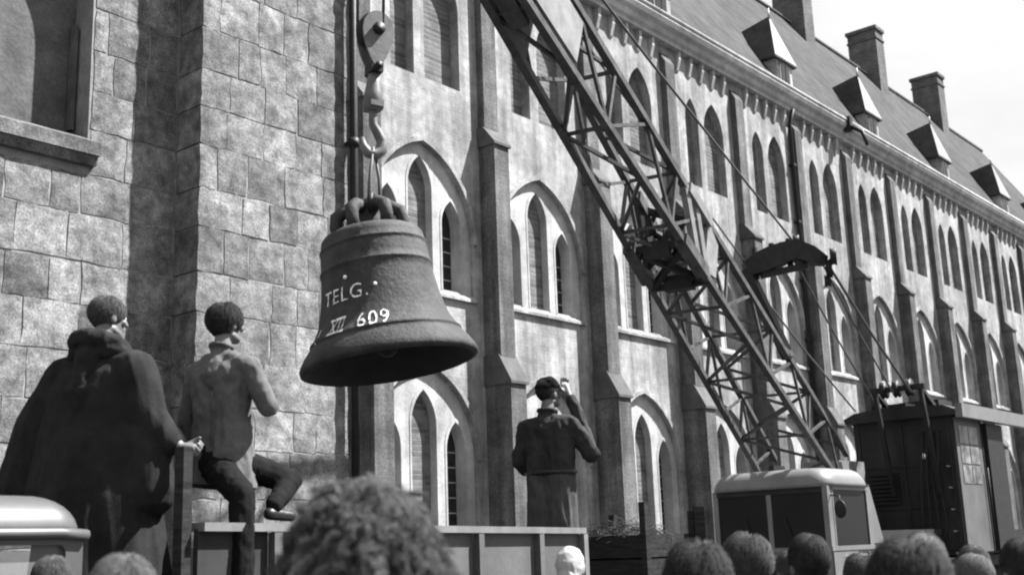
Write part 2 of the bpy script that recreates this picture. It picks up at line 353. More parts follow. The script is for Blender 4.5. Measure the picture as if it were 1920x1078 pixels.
for k in range(K0, K1):
    x = P0 + k*PITCH_B
    wl = link('wall', wall_me, None, abbey, (x, 0, 0))
    for me, nm in ((pm, 'arch_panel'), (pg, 'arch_panel')):
        p = link(nm, me, None, abbey, (x, 0, 0)); link('hood_mould', hood_m if me is pm else hood_g, None, p); link('sill', sill_m if me is pm else sill_g, None, p)
    for gm, bm_ in wins:
        wn = link('window', gm, None, abbey, (x, 0, 0))
        if bm_: link('glazing_bars', bm_, None, wn)
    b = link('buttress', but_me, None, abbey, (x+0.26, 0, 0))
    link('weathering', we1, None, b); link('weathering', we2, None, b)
    for q in range(5):
        link('corbel', corbel_me, None, abbey, (x + 0.95 + q*0.66, 0, 0))
# cornice and gutter
mb = MB(); mb.prism([(0.3, 15.95), (0.3, 16.62), (-0.44, 16.62), (-0.50, 16.5), (-0.44, 16.36), (-0.33, 16.28), (-0.30, 16.12), (-0.22, 16.05), (-0.22, 15.95)], 'x', S0, S1)
cor = mb.build('cornice', 'cornice_stone', abbey)
mb = MB(); mb.tube([(S0, -0.44, 16.63), (S1, -0.44, 16.63)], 0.085, 10); mb.build('gutter', 'cornice_stone', cor)
# steep roof with its ends closed
RZ, RY, EY, EZ = 24.7, 4.8, -0.28, 16.66
SL = (RZ-EZ)/(RY-EY)
mb = MB(); mb.prism([(EY, EZ-0.08), (EY, EZ), (RY, RZ), (2*RY-EY, EZ), (2*RY-EY, EZ-0.08), (RY, RZ-0.1)], 'x', S0-0.1, S1+0.1)
roof = mb.build('roof', 'slate', abbey)
mb = MB(); mb.tube([(S0-0.1, RY, RZ+0.02), (S1+0.1, RY, RZ+0.02)], 0.12, 8); mb.build('ridge_tiles', 'slate', roof)
mb = MB()
for xx in (S0, S1): mb.add([(xx, 0, 0), (xx, 2*RY, 0), (xx, 2*RY, EZ-0.05), (xx, RY, RZ-0.15), (xx, 0, EZ-0.05)], [(0,1,2,3,4)])
mb.add([(S0, 2*RY, 0), (S1, 2*RY, 0), (S1, 2*RY, EZ-0.05), (S0, 2*RY, EZ-0.05)], [(0,1,2,3)])
mb.build('rear_walls', 'abbey_stone', abbey)
# dormers
def roof_y(z): return EY + (z-EZ)/SL
def dormer(s):
    w_, ze, za, yf = 0.60, 17.98, 19.75, 0.02
    mb = MB(); mb.prism([(yf, 16.64), (roof_y(16.64)+0.1, 16.64), (roof_y(ze)+0.1, ze), (yf, ze)], 'x', s-w_, s+w_)
    d = mb.build('dormer', 'cornice_stone', abbey)
    mb = MB(); e = 0.8; yb = roof_y(ze)+0.15; yr = roof_y(za)+0.1; y0 = yf-0.12
    mb.add([(s-e, y0, ze-0.05), (s+e, y0, ze-0.05), (s+e, yb, ze-0.05), (s-e, yb, ze-0.05), (s, y0+0.5, za), (s, roof_y(19.5)+0.1, 19.5),
            (s-e, y0, ze-0.13), (s+e, y0, ze-0.13), (s+e, yb, ze-0.13), (s-e, yb, ze-0.13)],
           [(1,2,5,4), (3,0,4,5), (0,6,7,1), (1,7,8,2), (9,6,0,3), (6,9,8,7)])
    mb.build('dormer_roof', 'slate', d)
    MB().add([(s-e, y0, ze-0.05), (s+e, y0, ze-0.05), (s, y0+0.5, za)], [(0,1,2)]).build('dormer_hip', 'dormer_lead', d)
    mb = MB(); mb.box(s-0.36, s+0.36, yf-0.04, yf-0.006, 16.85, 17.85); f = mb.build('dormer_window', 'dormer_lead', d)
    mb = MB(); pass
    for xa, xb in ((s-0.29, s-0.025), (s+0.025, s+0.29)): MB().box(xa, xb, yf-0.06, yf-0.045, 16.93, 17.78).build('dormer_pane', 'glazing', d)
    mb = MB(); mb.tube([(s, y0+0.5, za-0.1), (s, y0+0.5, za+0.3)], [0.05, 0.02], 6); mb.build('finial', 'lead', d)
for s in (19.8, 27.8, 35.7, 43.1, 50.8, 58.95, 67.0): dormer(s)
# chimneys on the ridge
for s in (38.9, 47.2, 55.5, 64.0):
    mb = MB(); mb.box(s-0.48, s+0.48, RY-0.75, RY+0.75, RZ-1.6, RZ+2.25)
    ch = mb.build('chimney', 'chimney_brick', abbey)
    mb = MB(); mb.box(s-0.56, s+0.56, RY-0.83, RY+0.83, RZ+2.25, RZ+2.42); mb.box(s-0.53, s+0.53, RY-0.8, RY+0.8, RZ+1.75, RZ+1.84); mb.build('chimney_cap', 'chimney_brick', ch)
# drainpipe with hopper beside a buttress, and a leaning spout under the gutter
mb = MB(); xq = P0 + 5*PITCH_B - 0.16; mb.tube([(xq, -0.30, 16.0), (xq, -0.12, 15.5), (xq, -0.12, 0.2)], 0.07, 8)
for z in range(2, 15, 2): mb.box(xq-0.1, xq+0.1, -0.2, 0.0, z, z+0.08)
mb.build('drainpipe', 'iron_dark', abbey)
mb = MB(); xq = 39.55; mb.tube([(xq, -0.42, 16.5), (xq-0.02, -1.0, 16.05), (xq-0.05, -1.15, 15.5)], [0.09, 0.08, 0.06], 8); mb.box(xq-0.12, xq+0.12, -0.62, -0.35, 16.2, 16.75)
mb.build('rain_spout', 'iron_dark', abbey)

# ------------------------------------------------------------------ church wall in front, at the left
o_ = -N * 10.0
church = empty('church_front', (o_.x, o_.y, 0), TA)
tag(church, 'nearby church wall of weathered squared stones with a shallow projecting bay at left', 'wall')
RC = 0.43; XC, XE, XL, HT = 6.97, 9.02, 1.0, 13.0; YN = RC + 0.36
nic = arch(5.23, 0.70, 5.86, 7.5, 8.5)
mb = MB(); M_ = 0.0145
pane(mb, XL, XC+0.02, 0, HT, RC+M_, [nic]); reveal(mb, nic, RC+M_, YN)
mb.add([(XC+0.02, M_, 0), (XE, M_, 0), (XE, M_, HT), (XC+0.02, M_, HT), (XC+0.02, RC+M_, 0), (XC+0.02, RC+M_, HT), (XE, 7.0, 0), (XE, 7.0, HT), (XL, 7.0, HT), (XL, RC, HT), (XL, RC, 0), (XL, 7, 0)],
       [(0,1,2,3), (4,0,3,5), (1,6,7,2), (3,2,7,8,9,5), (10,11,8,9)])
mb.build('mortar_wall', 'church_mortar', church)
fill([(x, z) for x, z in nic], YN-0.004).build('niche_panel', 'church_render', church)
mb = MB(); mb.prism([(RC-0.10, 5.66), (YN-0.01, 5.66), (YN-0.01, 6.0), (RC-0.10, 5.80)], 'x', 4.45, 6.02)
sl = mb.build('niche_sill', 'church_stone', church); 
mb = MB(); mb.prism([(RC-0.05, 5.56), (RC+0.05, 5.56), (RC+0.05, 5.657), (RC-0.08, 5.657)], 'x', 4.4, 6.0); mb.build('drip_mould', 'church_stone', sl)
mb = MB(); mb.box(5.86, 5.90, YN-0.12, YN-0.03, 6.0, 7.15); mb.build('niche_colonnette', 'church_render', church)
def stone(x0, x1, z0, z1, y0, y1):
    mb = MB(); j = lambda a: random.uniform(-a, a)
    nx, nzz = 3, 3; c = 0.008; pr = j(0.003)
    vs_ = []; 
    for k in range(nzz+1):
        for i in range(nx+1):
            x = x0 + (x1-x0)*i/nx; z = z0 + (z1-z0)*k/nzz; edge = i in (0, nx) or k in (0, nzz)
            vs_.append((x + (j(0.012) if edge else 0), y0 + pr + (c + j(0.002) if edge else j(0.006)), z + (j(0.012) if edge else 0)))
    fs = [(k*(nx+1)+i, k*(nx+1)+i+1, (k+1)*(nx+1)+i+1, (k+1)*(nx+1)+i) for k in range(nzz) for i in range(nx)]
    b0 = len(vs_); ring = [i for i in range(nx+1)] + [k*(nx+1)+nx for k in range(1, nzz+1)] + [nzz*(nx+1)+i for i in range(nx-1, -1, -1)] + [k*(nx+1) for k in range(nzz-1, 0, -1)]
    for i in ring: q = vs_[i]; vs_.append((q[0], y1, q[2]))
    m = len(ring); fs += [(ring[(i+1) % m], ring[i], b0+i, b0+(i+1) % m) for i in range(m)]
    mb.add(vs_, fs); o = link('stone', mb.mesh('stone'), 'church_stone', church); return o
J = 0.008
z = 1.35; zz = []
while z < 9.4: hgt = random.uniform(0.42, 0.55); zz.append((z, z+hgt)); z += hgt
for ri, (za, zb) in enumerate(zz):
    # projecting bay: the corner stones wrap round the edge
    x = XC; first = True
    while x < XE - 0.06:
        w_ = random.uniform(0.3, 0.58)
        if first and ri % 2: w_ *= 0.7
        if XE - (x + w_) < 0.28: w_ = XE - x
        stone(x+(0 if first else J), x+w_-(J if x+w_ < XE-0.01 else -0.012), za+J, zb-J, 0.0, RC if first else 0.08); x += w_; first = False
    # recessed wall, skipping the niche
    x = XC - 0.01; run = []
    while x > 3.7:
        w_ = random.uniform(0.32, 0.62); run.append((x-w_, x)); x -= w_
    for a, b in run:
        if zb > 5.62 and b > 4.45 and a < 5.95:
            if a > 5.25 and b - 5.955 > 0.12: a = 5.955
            elif b < 5.25 and 4.5 - a > 0.12: b = 4.5
            else: continue
            if za < 5.9 < zb and a < 5.99: pass
        stone(a+J, b-J, za+J, zb-J, RC, RC+0.09)
# rain-water pipe at the corner of the church wall
mb = MB(); mb.tube([(9.05, -0.10, 0.1), (9.05, -0.10, 13.0)], 0.05, 10)
for z in (2.3, 4.35, 6.4, 8.4): mb.tube([(9.05, -0.10, z), (9.05, -0.10, z+0.1)], 0.068, 10); mb.box(9.0, 9.1, -0.1, 0.05, z+0.03, z+0.07)
mb.build('rainwater_pipe', 'iron_dark', church)

# ================================================================== BELL and its tackle
BX, BY, BZ = -0.965, 9.0, 3.06
bell = empty('bell', (BX, BY, BZ)); bell.rotation_euler = (R(-1.5), R(-7.5), 0)
tag(bell, 'large dark bronze church bell with painted white letters hanging from the crane hook', 'bell')
prof = [(0.655, 0.0), (0.69, 0.012), (0.696, 0.04), (0.682, 0.075), (0.652, 0.125), (0.615, 0.175), (0.588, 0.205), (0.594, 0.213), (0.594, 0.228), (0.575, 0.24),
        (0.545, 0.29), (0.515, 0.35), (0.492, 0.43), (0.472, 0.52), (0.456, 0.61), (0.444, 0.70), (0.438, 0.765), (0.446, 0.772), (0.446, 0.785), (0.436, 0.792), (0.43, 0.84),
        (0.424, 0.92), (0.419, 0.945), (0.426, 0.952), (0.426, 0.965), (0.416, 0.972), (0.409, 1.02), (0.402, 1.045), (0.385, 1.068), (0.35, 1.088), (0.29, 1.105), (0.2, 1.118), (0.0, 1.125)]
def bell_r(h):
    for (r1, h1), (r2, h2) in zip(prof, prof[1:]):
        if h1 <= h <= h2 and h2 > h1: return r1 + (r2-r1)*(h-h1)/(h2-h1)
    return 0.4
MB().lathe(prof, 96).build('bell_body', 'bronze', bell)
MB().lathe([(0.656, 0.0), (0.60, 0.10), (0.50, 0.25), (0.42, 0.45), (0.37, 0.75), (0.34, 0.98), (0.2, 1.05), (0.0, 1.06)], 72).build('bell_inside', 'bronze_inner', bell)
mb = MB(); mb.tube([(0, 0, 1.05), (0, 0, 0.3)], [0.03, 0.035], 8); mb.sphere((0, 0, 0.2), (0.1, 0.1, 0.12)); mb.build('clapper', 'iron_dark', bell)
mb = MB(); mb.tube([(0, 0, 1.10), (0, 0, 1.19), (0, 0, 1.25), (0, 0, 1.32), (0, 0, 1.37)], [0.15, 0.12, 0.11, 0.125, 0.07], 14); mb.build('crown_core', 'bronze', bell)
for k in range(6):
    a = 2*math.pi*k/6 + 0.12; c, s = math.cos(a), math.sin(a)
    mb = MB(); mb.tube([(0.24*c, 0.24*s, 1.08), (0.27*c, 0.27*s, 1.17), (0.255*c, 0.255*s, 1.255), (0.18*c, 0.18*s, 1.30), (0.06*c, 0.06*s, 1.295)], [0.05, 0.052, 0.056, 0.054, 0.055], 10)
    mb.build('canon_loop', 'bronze', bell)
# painted letters follow the curve of the bell
def letters(txt, size, ang0, h0, name, shear=0.0, xs=1.0, bar=False):
    cu = bpy.data.curves.new('txt', 'FONT'); cu.body = txt; cu.size = size; cu.shear = shear; cu.space_character = 1.12; cu.offset = -0.001
    ob = bpy.data.objects.new('txt', cu); COL.objects.link(ob); dg = bpy.context.evaluated_depsgraph_get(); dg.update()
    me = bpy.data.meshes.new_from_object(ob.evaluated_get(dg)); bpy.data.objects.remove(ob)
    bm = bmesh.new(); bm.from_mesh(me)
    if bar:
        xs_ = [v.co.x for v in bm.verts]; x0, x1 = min(xs_), max(xs_)
        for zb in (-0.005, size*0.69):
            q = [bm.verts.new((x0-0.01, zb, 0)), bm.verts.new((x1+0.01, zb, 0)), bm.verts.new((x1+0.01, zb+0.018, 0)), bm.verts.new((x0-0.01, zb+0.018, 0))]; bm.faces.new(q)
    bmesh.ops.triangulate(bm, faces=bm.faces)
    for _ in range(2): bmesh.ops.subdivide_edges(bm, edges=[e for e in bm.edges if e.calc_length() > 0.025], cuts=1)
    rr = bell_r(h0 + size*0.35)
    for v in bm.verts:
        jx = 0.006*noise.noise(v.co*38); jy = 0.006*noise.noise(v.co*38 + Vector((9, 4, 2)))
        a = ang0 + (v.co.x + jx)*xs/rr; h = h0 + v.co.y + jy; r_ = bell_r(h) + 0.005; v.co = Vector((r_*math.cos(a), r_*math.sin(a), h))
    bm.to_mesh(me); bm.free(); return link(name, me, 'bell_paint', bell)
A0 = R(-90 + 6)
letters('TELG.', 0.165, A0 - R(62), 0.475, 'lettering', xs=0.92)
letters('I', 0.155, A0 - R(66), 0.20, 'lettering', shear=0.2)
letters('XII', 0.15, A0 - R(48), 0.225, 'lettering', shear=0.15, bar=True, xs=0.72)
letters('609', 0.165, A0 - R(22), 0.225, 'lettering', xs=0.95)
mb = MB()
for (a, h, r_) in ((R(-4), 0.555, 0.014), (R(-33), 0.66, 0.016)):
    a += A0; q = bell_r(h)+0.004; mb.sphere((q*math.cos(a), q*math.sin(a), h), (r_, r_, r_), 8, 6)
mb.build('paint_blob', 'white_paint', bell)

# sling from hook to bell crown
HX = -1.075
sl = empty('lifting_sling', (HX, 9.0, 4.35)); tag(sl, 'short wire rope sling between the crane hook and the bell crown', 'sling')
mb = MB()
mb.tube([(0.0, -0.03, 0.50), (-0.03, -0.04, 0.25), (-0.045, -0.05, -0.02)], 0.013, 8); mb.build('rope', 'rope_steel', sl)
mb = MB(); mb.tube([(0.0, 0.03, 0.50), (0.035, 0.04, 0.25), (0.04, 0.05, -0.02)], 0.013, 8); mb.build('rope', 'rope_steel', sl)
mb = MB(); mb.tube([(-0.02+0.0, 0.10*math.cos(t), 0.02+0.09*math.sin(t)) for t in [2*math.pi*k/16 for k in range(17)]], 0.025, 8); mb.build('shackle', 'iron_dark', sl)

# hook block
hb = empty('hook_block', (-1.09, 9.0, 4.83)); hb.rotation_euler = (0, R(2), R(28))
tag(hb, 'crane hook block with oval cheek plate and curved iron hook above the bell', 'hook block')
cheek = [(0.115*math.cos(t) if True else 0, 0) for t in (0,)]
def oval(n=28, w_=0.135, top=0.17, bot=0.33):
    pts = []
    for k in range(n):
        t = 2*math.pi*k/n; x = w_*math.cos(t); z_ = math.sin(t); zz_ = z_*(top if z_ > 0 else bot)
        if z_ < 0: x *= (1 - 0.45*abs(z_)**1.5)
        pts.append((x, zz_))
    return pts
for sgn in (-1, 1):
    mb = MB(); mb.prism([(x, z_ + 1.02) for x, z_ in oval()], 'y', sgn*0.075-0.012, sgn*0.075+0.012); ck = mb.build('cheek_plate', 'hook_paint', hb)
    mb = MB(); mb.tube([(0, sgn*0.06, 1.03), (0, sgn*0.115, 1.03)], 0.052, 14); mb.build('sheave_pin', 'iron_dark', ck)
mb = MB(); Mx = Matrix.Translation((0, 0, 1.04)) @ Matrix.Rotation(R(90), 4, 'X')
mb.lathe([(0.02, -0.05), (0.15, -0.05), (0.155, -0.035), (0.125, 0.0), (0.155, 0.035), (0.15, 0.05), (0.02, 0.05)], 28, Mx); mb.build('sheave', 'iron_dark', hb)
mb = MB(); mb.box(-0.05, 0.05, -0.085, 0.085, 0.66, 0.74); mb.tube([(0, -0.13, 0.70), (0, 0.13, 0.70)], 0.03, 10); mb.build('trunnion', 'iron_dark', hb)
mb = MB(); mb.tube([(0, 0, 0.67), (0, 0, 0.58), (0, 0, 0.50), (0, 0, 0.37), (0, 0, 0.34)], [0.045, 0.06, 0.075, 0.09, 0.06], 12)
mb.box(-0.055, 0.055, -0.10, 0.10, 0.355, 0.40)
mb.build('swivel', 'hook_paint', hb)
hk = [(0.0, 0.36), (0.0, 0.28), (0.005, 0.22), (0.045, 0.16), (0.085, 0.09), (0.08, 0.02), (0.03, -0.03), (-0.035, -0.025), (-0.075, 0.03), (-0.085, 0.10)]
mb = MB(); mb.tube([(x, 0, z_) for x, z_ in hk], [0.034, 0.034, 0.036, 0.042, 0.047, 0.05, 0.05, 0.044, 0.032, 0.014], 12); mb.build('hook', 'hook_paint', hb)

# ================================================================== MOBILE CRANE (carrier truck, house, lattice boom)
crane = empty('truck_crane', (0, 0, 0), TA)            # local x = along the abbey, local y = away from the viewer's side
tag(crane, 'truck-mounted crane with dark lattice boom and pale rounded driver cab', 'crane')
def L(p):                                             # world -> crane local
    p = Vector(p); return Vector((p.dot(T), -p.dot(N), p.z))
# --- boom
FT = Vector((5.069, 21.0, 2.879)); el, az = 0.4055, 3.6129
bd = Vector((math.sin(az)*math.cos(el), math.cos(az)*math.cos(el), math.sin(el)))
bu = Vector((-math.cos(az), math.sin(az), 0)); bu = bu if bu.x > 0 else -bu
bv = bu.cross(bd); bv = bv if bv.z > 0 else -bv
BL = 14.66
def bc(k, s):
    a, b = {'L': (-1,-1), 'M': (1,-1), 'R': (1,1), 'B': (-1,1)}[k]; wd = max(1.277 + (0.528-1.277)*s/10, 0.24); hd = 0.766 + (0.869-0.766)*s/10
    if s > 12: hd *= 1 - (s-12)/(BL-12)*0.45
    return L(FT + bd*s + bu*a*wd/2 + bv*b*hd/2)
boom = MB()
for k in 'LMRB': boom.tube([bc(k, s) for s in (-0.35, 4, 8, 12, BL)], 0.064, 4, False)
bo = boom.build('lattice_boom', 'boom_steel', crane)
nP = 15
for fa, fb in (('L','M'), ('M','R'), ('R','B'), ('B','L')):
    for i in range(nP):
        s0_, s1_ = BL*i/nP, BL*(i+1)/nP
        a, b = (fa, fb) if i % 2 == 0 else (fb, fa)
        MB().bar(bc(a, s0_), bc(b, s1_), 0.042).build('lacing_bar', 'boom_steel', bo)
        if i % 2 == 0 and i: MB().bar(bc(fa, s0_), bc(fb, s0_), 0.04).build('cross_bar', 'boom_steel', bo)
def plate(k1, k2, sa, sb, th=0.02, inset=0.0, m='crane_plate'):
    a0, a1, b0, b1 = bc(k1, sa), bc(k1, sb), bc(k2, sa), bc(k2, sb)
    c0 = a0.lerp(b0, 0.5); nrm = (a1-a0).cross(b0-a0).normalized()*th
    lo = [a0.lerp(c0, inset), a1, b1, b0.lerp(c0, inset)]
    MB().add([q - nrm*2.2 for q in lo] + [q + nrm*2.2 for q in lo], [(0,1,2,3), (7,6,5,4), (0,4,5,1), (1,5,6,2), (2,6,7,3), (3,7,4,0)]).build('boom_plate', m, bo)
# head end: plated box section; mid splice: gusset plates and a guide sheave
for s_ in ((11.0, 13.6),):
    plate('M', 'R', s_[0]-0.3, s_[1], inset=0.3); plate('L', 'M', s_[0]+0.5, s_[1], inset=0.5, m='boom_steel'); plate('R', 'B', s_[0], s_[1]); plate('B', 'L', s_[0], s_[1], m='boom_steel')
for k1, k2, sa, sb in (('L', 'M', 6.5, 7.4), ('M', 'L', 6.5, 7.4), ('B', 'L', 6.6, 7.4), ('L', 'B', 6.6, 7.4), ('L', 'M', 7.4, 7.4), ('L', 'M', 6.5, 6.5), ('B', 'R', 7.2, 6.6), ('L', 'R', 6.9, 7.1), ('B', 'M', 6.7, 7.0)):
    MB().bar(bc(k1, sa), bc(k2, sb), 0.085).build('splice_bar', 'iron_dark', bo)
for sa in (6.55, 7.35): MB().bar(bc('L', sa).lerp(bc('M', sa), 0.25), bc('L', sa).lerp(bc('M', sa), 0.75), 0.2).build('splice_gusset', 'iron_dark', bo)
plate('M', 'R', 6.35, 6.75, inset=0.35)
for k1, k2, sa, sb in (('M', 'R', 6.9, 7.55), ('M', 'R', 6.6, 7.2)):
    MB().bar(bc(k1, sa), bc(k2, sb), 0.09).build('splice_bracket', 'crane_plate', bo)
for k in 'LMRB':
    MB().bar(bc(k, 6.7), bc(k, 7.5), 0.16).build('splice_sleeve', 'crane_plate' if k in 'R' else 'boom_steel', bo)
cen = (bc('L', 6.9)+bc('M', 6.9)+bc('R', 6.9)+bc('B', 6.9))/4
Ms = Matrix.Translation(cen) @ (L(bu).to_track_quat('Z', 'Y').to_matrix().to_4x4())
MB().lathe([(0.03, -0.05), (0.26, -0.05), (0.27, -0.03), (0.22, 0), (0.27, 0.03), (0.26, 0.05), (0.03, 0.05)], 28, Ms).build('guide_sheave', 'iron_dark', bo)
MB().tube([bc('L', 6.9).lerp(bc('B', 6.9), 0.5), bc('M', 6.9).lerp(bc('R', 6.9), 0.5)], 0.05, 10).build('sheave_axle', 'iron_dark', bo)
tip = L(FT + bd*BL)
Ms = Matrix.Translation(tip) @ (L(bu).to_track_quat('Z', 'Y').to_matrix().to_4x4())
MB().lathe([(0.03, -0.12), (0.24, -0.12), (0.24, -0.09), (0.2, -0.06), (0.24, 0), (0.2, 0.06), (0.24, 0.09), (0.24, 0.12), (0.03, 0.12)], 28, Ms).build('head_sheave', 'iron_dark', bo)
# hoist ropes down to the hook block
for dx, dy in ((-0.105, 0.03), (0.115, -0.03)):
    MB().tube([L((-1.1+dx, 9.0+dy, 5.9)), tip + Vector((0, 0, 0)) + (L(Vector((dx, dy, 0))))*1.2], 0.013, 8).build('hoist_rope', 'rope_steel', crane)
# --- bridle arm beside the boom with its sheaves, pendant ropes and luffing ropes
A1, A2, A3 = L((3.80, 18.5, 5.93)), L((4.60, 18.5, 6.12)), L((5.10, 18.5, 6.02))
arm = MB(); prev = None
pts = [A1.lerp(A2, t) + Vector((0, 0, 0.10*math.sin(math.pi*t*0.5))) for t in (0, 0.25, 0.5, 0.75, 1)] + [A2.lerp(A3, t) + Vector((0, 0, 0.10*(1-t))) for t in (0.5, 1)]
arm.tube(pts, [0.17, 0.24, 0.25, 0.24, 0.22, 0.2, 0.1], 4, False); ar = arm.build('bridle_arm', 'iron_dark', crane)
MB().bar(A1, bc('R', (21-18.5)/(-bd.y)), 0.16).build('arm_bracket', 'iron_dark', ar)
MB().bar(A1 + Vector((0.1, -0.2, -0.12)), A2 + Vector((0.1, -0.14, -0.16)), 0.1).build('arm_stiffener', 'iron_dark', ar)
for t_ in (0.2, 0.55, 0.9): MB().bar(A1.lerp(A2, t_) + Vector((0, 0, -0.2)), A1.lerp(A2, t_) + Vector((0, 0, 0.32)), 0.07).build('arm_lug', 'iron_dark', ar)
for q, rr in ((A3 + Vector((0.08, 0, -0.10)), 0.17), (A3 + Vector((0.02, -0.12, 0.06)), 0.15), (A3 + Vector((0.1, 0.05, -0.3)), 0.1), (A2 + Vector((0.1, 0, 0.26)), 0.12)):
    Ms = Matrix.Translation(q) @ Matrix.Rotation(R(90), 4, 'X') @ Matrix.Rotation(R(25), 4, 'Y')
    MB().lathe([(0.02, -0.05), (rr, -0.05), (rr*0.82, 0), (rr, 0.05), (0.02, 0.05)], 20, Ms).build('bridle_sheave', 'iron_dark', ar)
hp = L((6.75, 22.0, 4.25))
for a, b, rr in ((tip + Vector((0, -0.15, 0.1)), A2 + Vector((0, 0, 0.25)), 0.02), (tip + Vector((0, 0.1, 0.1)), A1 + Vector((0, 0, 0.1)), 0.015),
              (A3, hp + Vector((0.2, -0.6, 0)), 0.028), (A3 + Vector((-0.1, 0, -0.1)), hp + Vector((0.1, -0.3, 0)), 0.018), (A2 - Vector((0, 0, 0.1)), hp + Vector((0, 0.1, 0)), 0.018), (A1 - Vector((0, 0, 0.1)), hp + Vector((-0.3, 0.3, -0.3)), 0.018)):
    MB().tube([a, a.lerp(b, 0.5) - Vector((0, 0, 0.05)), b], rr, 6).build('luffing_rope', 'rope_steel', crane)
# --- carrier chassis
YR, YL = 8.12, 10.15; YC = (YR+YL)/2
mb = MB()
for y in (YC-0.42, YC+0.30): mb.box(17.5, 27.5, y, y+0.12, 0.72, 1.02)
mb.box(19.0, 27.4, YR+0.05, YL-0.05, 1.03, 1.22); mb.box(17.15, 17.35, YR+0.05, YL-0.05, 0.55, 0.85); mb.build('chassis', 'house_paint', crane)
def wheel(parent, x, y, r_, wd, sgn):
    Mw = Matrix.Translation((x, y, r_)) @ Matrix.Rotation(R(90), 4, 'X'); mb = MB()
    mb.lathe([(r_*0.55, -wd/2), (r_*0.92, -wd/2), (r_, -wd*0.35), (r_, wd*0.35), (r_*0.92, wd/2), (r_*0.55, wd/2)], 28, Mw); t = mb.build('wheel', 'rubber', parent)
    mb = MB(); mb.lathe([(0.0, -sgn*wd*0.2), (r_*0.3, -sgn*wd*0.2), (r_*0.35, -sgn*wd*0.35), (r_*0.56, -sgn*wd*0.42)], 20, Mw); mb.build('rim', 'lead', t)
for x in (18.1, 23.6, 25.0):
    wheel(crane, x, YR+0.16, 0.5, 0.28, -1); wheel(crane, x, YL-0.16, 0.5, 0.28, 1)
# --- driver cab (faces -x, towards the viewer's left)
def roundroof(x0, x1, y0, y1, z0, ins, rise, rc=0.2, crown=0.03):
    mb = MB(); rings = []; nc = 7
    for k in range(9):
        t = math.pi/2*k/8; i_ = ins*(1-math.cos(t)); z = z0 + rise*math.sin(t); r_ = max(rc - i_*0.5, 0.03); pts = []
        for (cx, cy, a0) in ((x1-i_-r_, y1-i_-r_, 0), (x0+i_+r_, y1-i_-r_, 90), (x0+i_+r_, y0+i_+r_, 180), (x1-i_-r_, y0+i_+r_, 270)):
            for q in range(nc+1): a = R(a0 + 90*q/nc); pts.append((cx + r_*math.cos(a), cy + r_*math.sin(a), z))
        rings.append(pts)
    for f in (0.6, 0.25):
        cx, cy = (x0+x1)/2, (y0+y1)/2; rings.append([(cx+(p[0]-cx)*f, cy+(p[1]-cy)*f, z0+rise+crown*(1-f*f)) for p in rings[8]])
    n = len(rings[0]); vs_ = [p for r_ in rings for p in r_]; fs = [(i*n+k, i*n+(k+1) % n, (i+1)*n+(k+1) % n, (i+1)*n+k) for i in range(len(rings)-1) for k in range(n)]
    fs.append(tuple((len(rings)-1)*n + k for k in range(n))); fs.append(tuple(range(n-1, -1, -1))); mb.add(vs_, fs, True); return mb
X0, X1 = 17.2, 18.75
cab = empty('driver_cab', (0, 0, 0)); cab.parent = crane
roundroof(X0-0.07, X1+0.04, YR-0.05, YL+0.05, 2.44, 0.26, 0.30, 0.3).build('cab_roof', 'cab_cream', cab)
mb = MB(); mb.box(X0+0.01, X1-0.01, YR+0.01, YL-0.01, 0.85, 1.50); mb.box(X0-0.02, X1, YR-0.02, YL+0.02, 1.46, 1.53)
lo_ = mb.build('cab_lower_body', 'cab_cream', cab)
mb = MB(); mb.box(X0-0.03, X0+0.0, YR+0.35, YL-0.35, 0.95, 1.36); mb.build('radiator_grille', 'iron_dark', cab)
for (xa, xb, ya, yb, za, zb) in ((X0+0.0, X0+0.15, YR, YR+0.09, 1.5, 2.45), (X0+0.0, X0+0.1, YL-0.09, YL, 1.5, 2.45), (X1-0.12, X1, YR, YR+0.09, 1.5, 2.45), (X1-0.12, X1, YL-0.09, YL, 1.5, 2.45), (X0+0.0, X0+0.05, YC-0.04, YC+0.04, 1.5, 2.45)):
    MB().box(xa, xb, ya, yb, za, zb).build('cab_pillar', 'cab_cream', cab)
MB().prism([(X1, 2.5), (X1+0.05, 2.42), (X1+0.42, 1.55), (X1+0.1, 1.55), (X1, 1.55)], 'y', YR, YR+0.05).build('quarter_panel', 'cab_cream', cab)
mb = MB(); mb.box(X0-0.01, X0+0.02, YR+0.10, YL-0.08, 2.36, 2.46); mb.build('windscreen_header', 'house_paint', cab)
for ya, yb in ((YR+0.09, YC-0.045), (YC+0.045, YL-0.09)):
    mb = MB(); mb.box(X0+0.02, X0+0.03, ya, yb, 1.53, 2.38); mb.build('windscreen_pane', 'cab_glass', cab)
mb = MB(); mb.box(X0+0.19, X1-0.12, YR+0.02, YR+0.03, 1.53, 2.39); mb.build('door_window', 'cab_glass', cab)
mb = MB()
for (xa, xb, za, zb) in ((X0+0.15, X0+0.19, 1.5, 2.45), (X0+0.15, X1-0.06, 2.39, 2.45)): mb.box(xa, xb, YR-0.006, YR+0.05, za, zb)
mb.build('door_frame', 'cab_cream', cab)
mb = MB(); mb.box(X0+0.42, X0+0.55, YR-0.06, YR-0.02, 1.34, 1.37); mb.build('door_handle', 'chrome', cab)
mb = MB(); mb.box(X1-0.05, X1-0.04, YR+0.1, YL-0.1, 1.5, 2.42); mb.build('rear_panel', 'house_paint', cab)
mb = MB(); mb.tube([(X0+0.1, YR, 2.3), (X0-0.02, YR-0.2, 2.28), (X0-0.02, YR-0.2, 2.05)], 0.014, 6); mb.sphere((X0-0.02, YR-0.2, 2.08), (0.03, 0.1, 0.14), 12, 8); mb.build('mirror', 'iron_dark', cab)
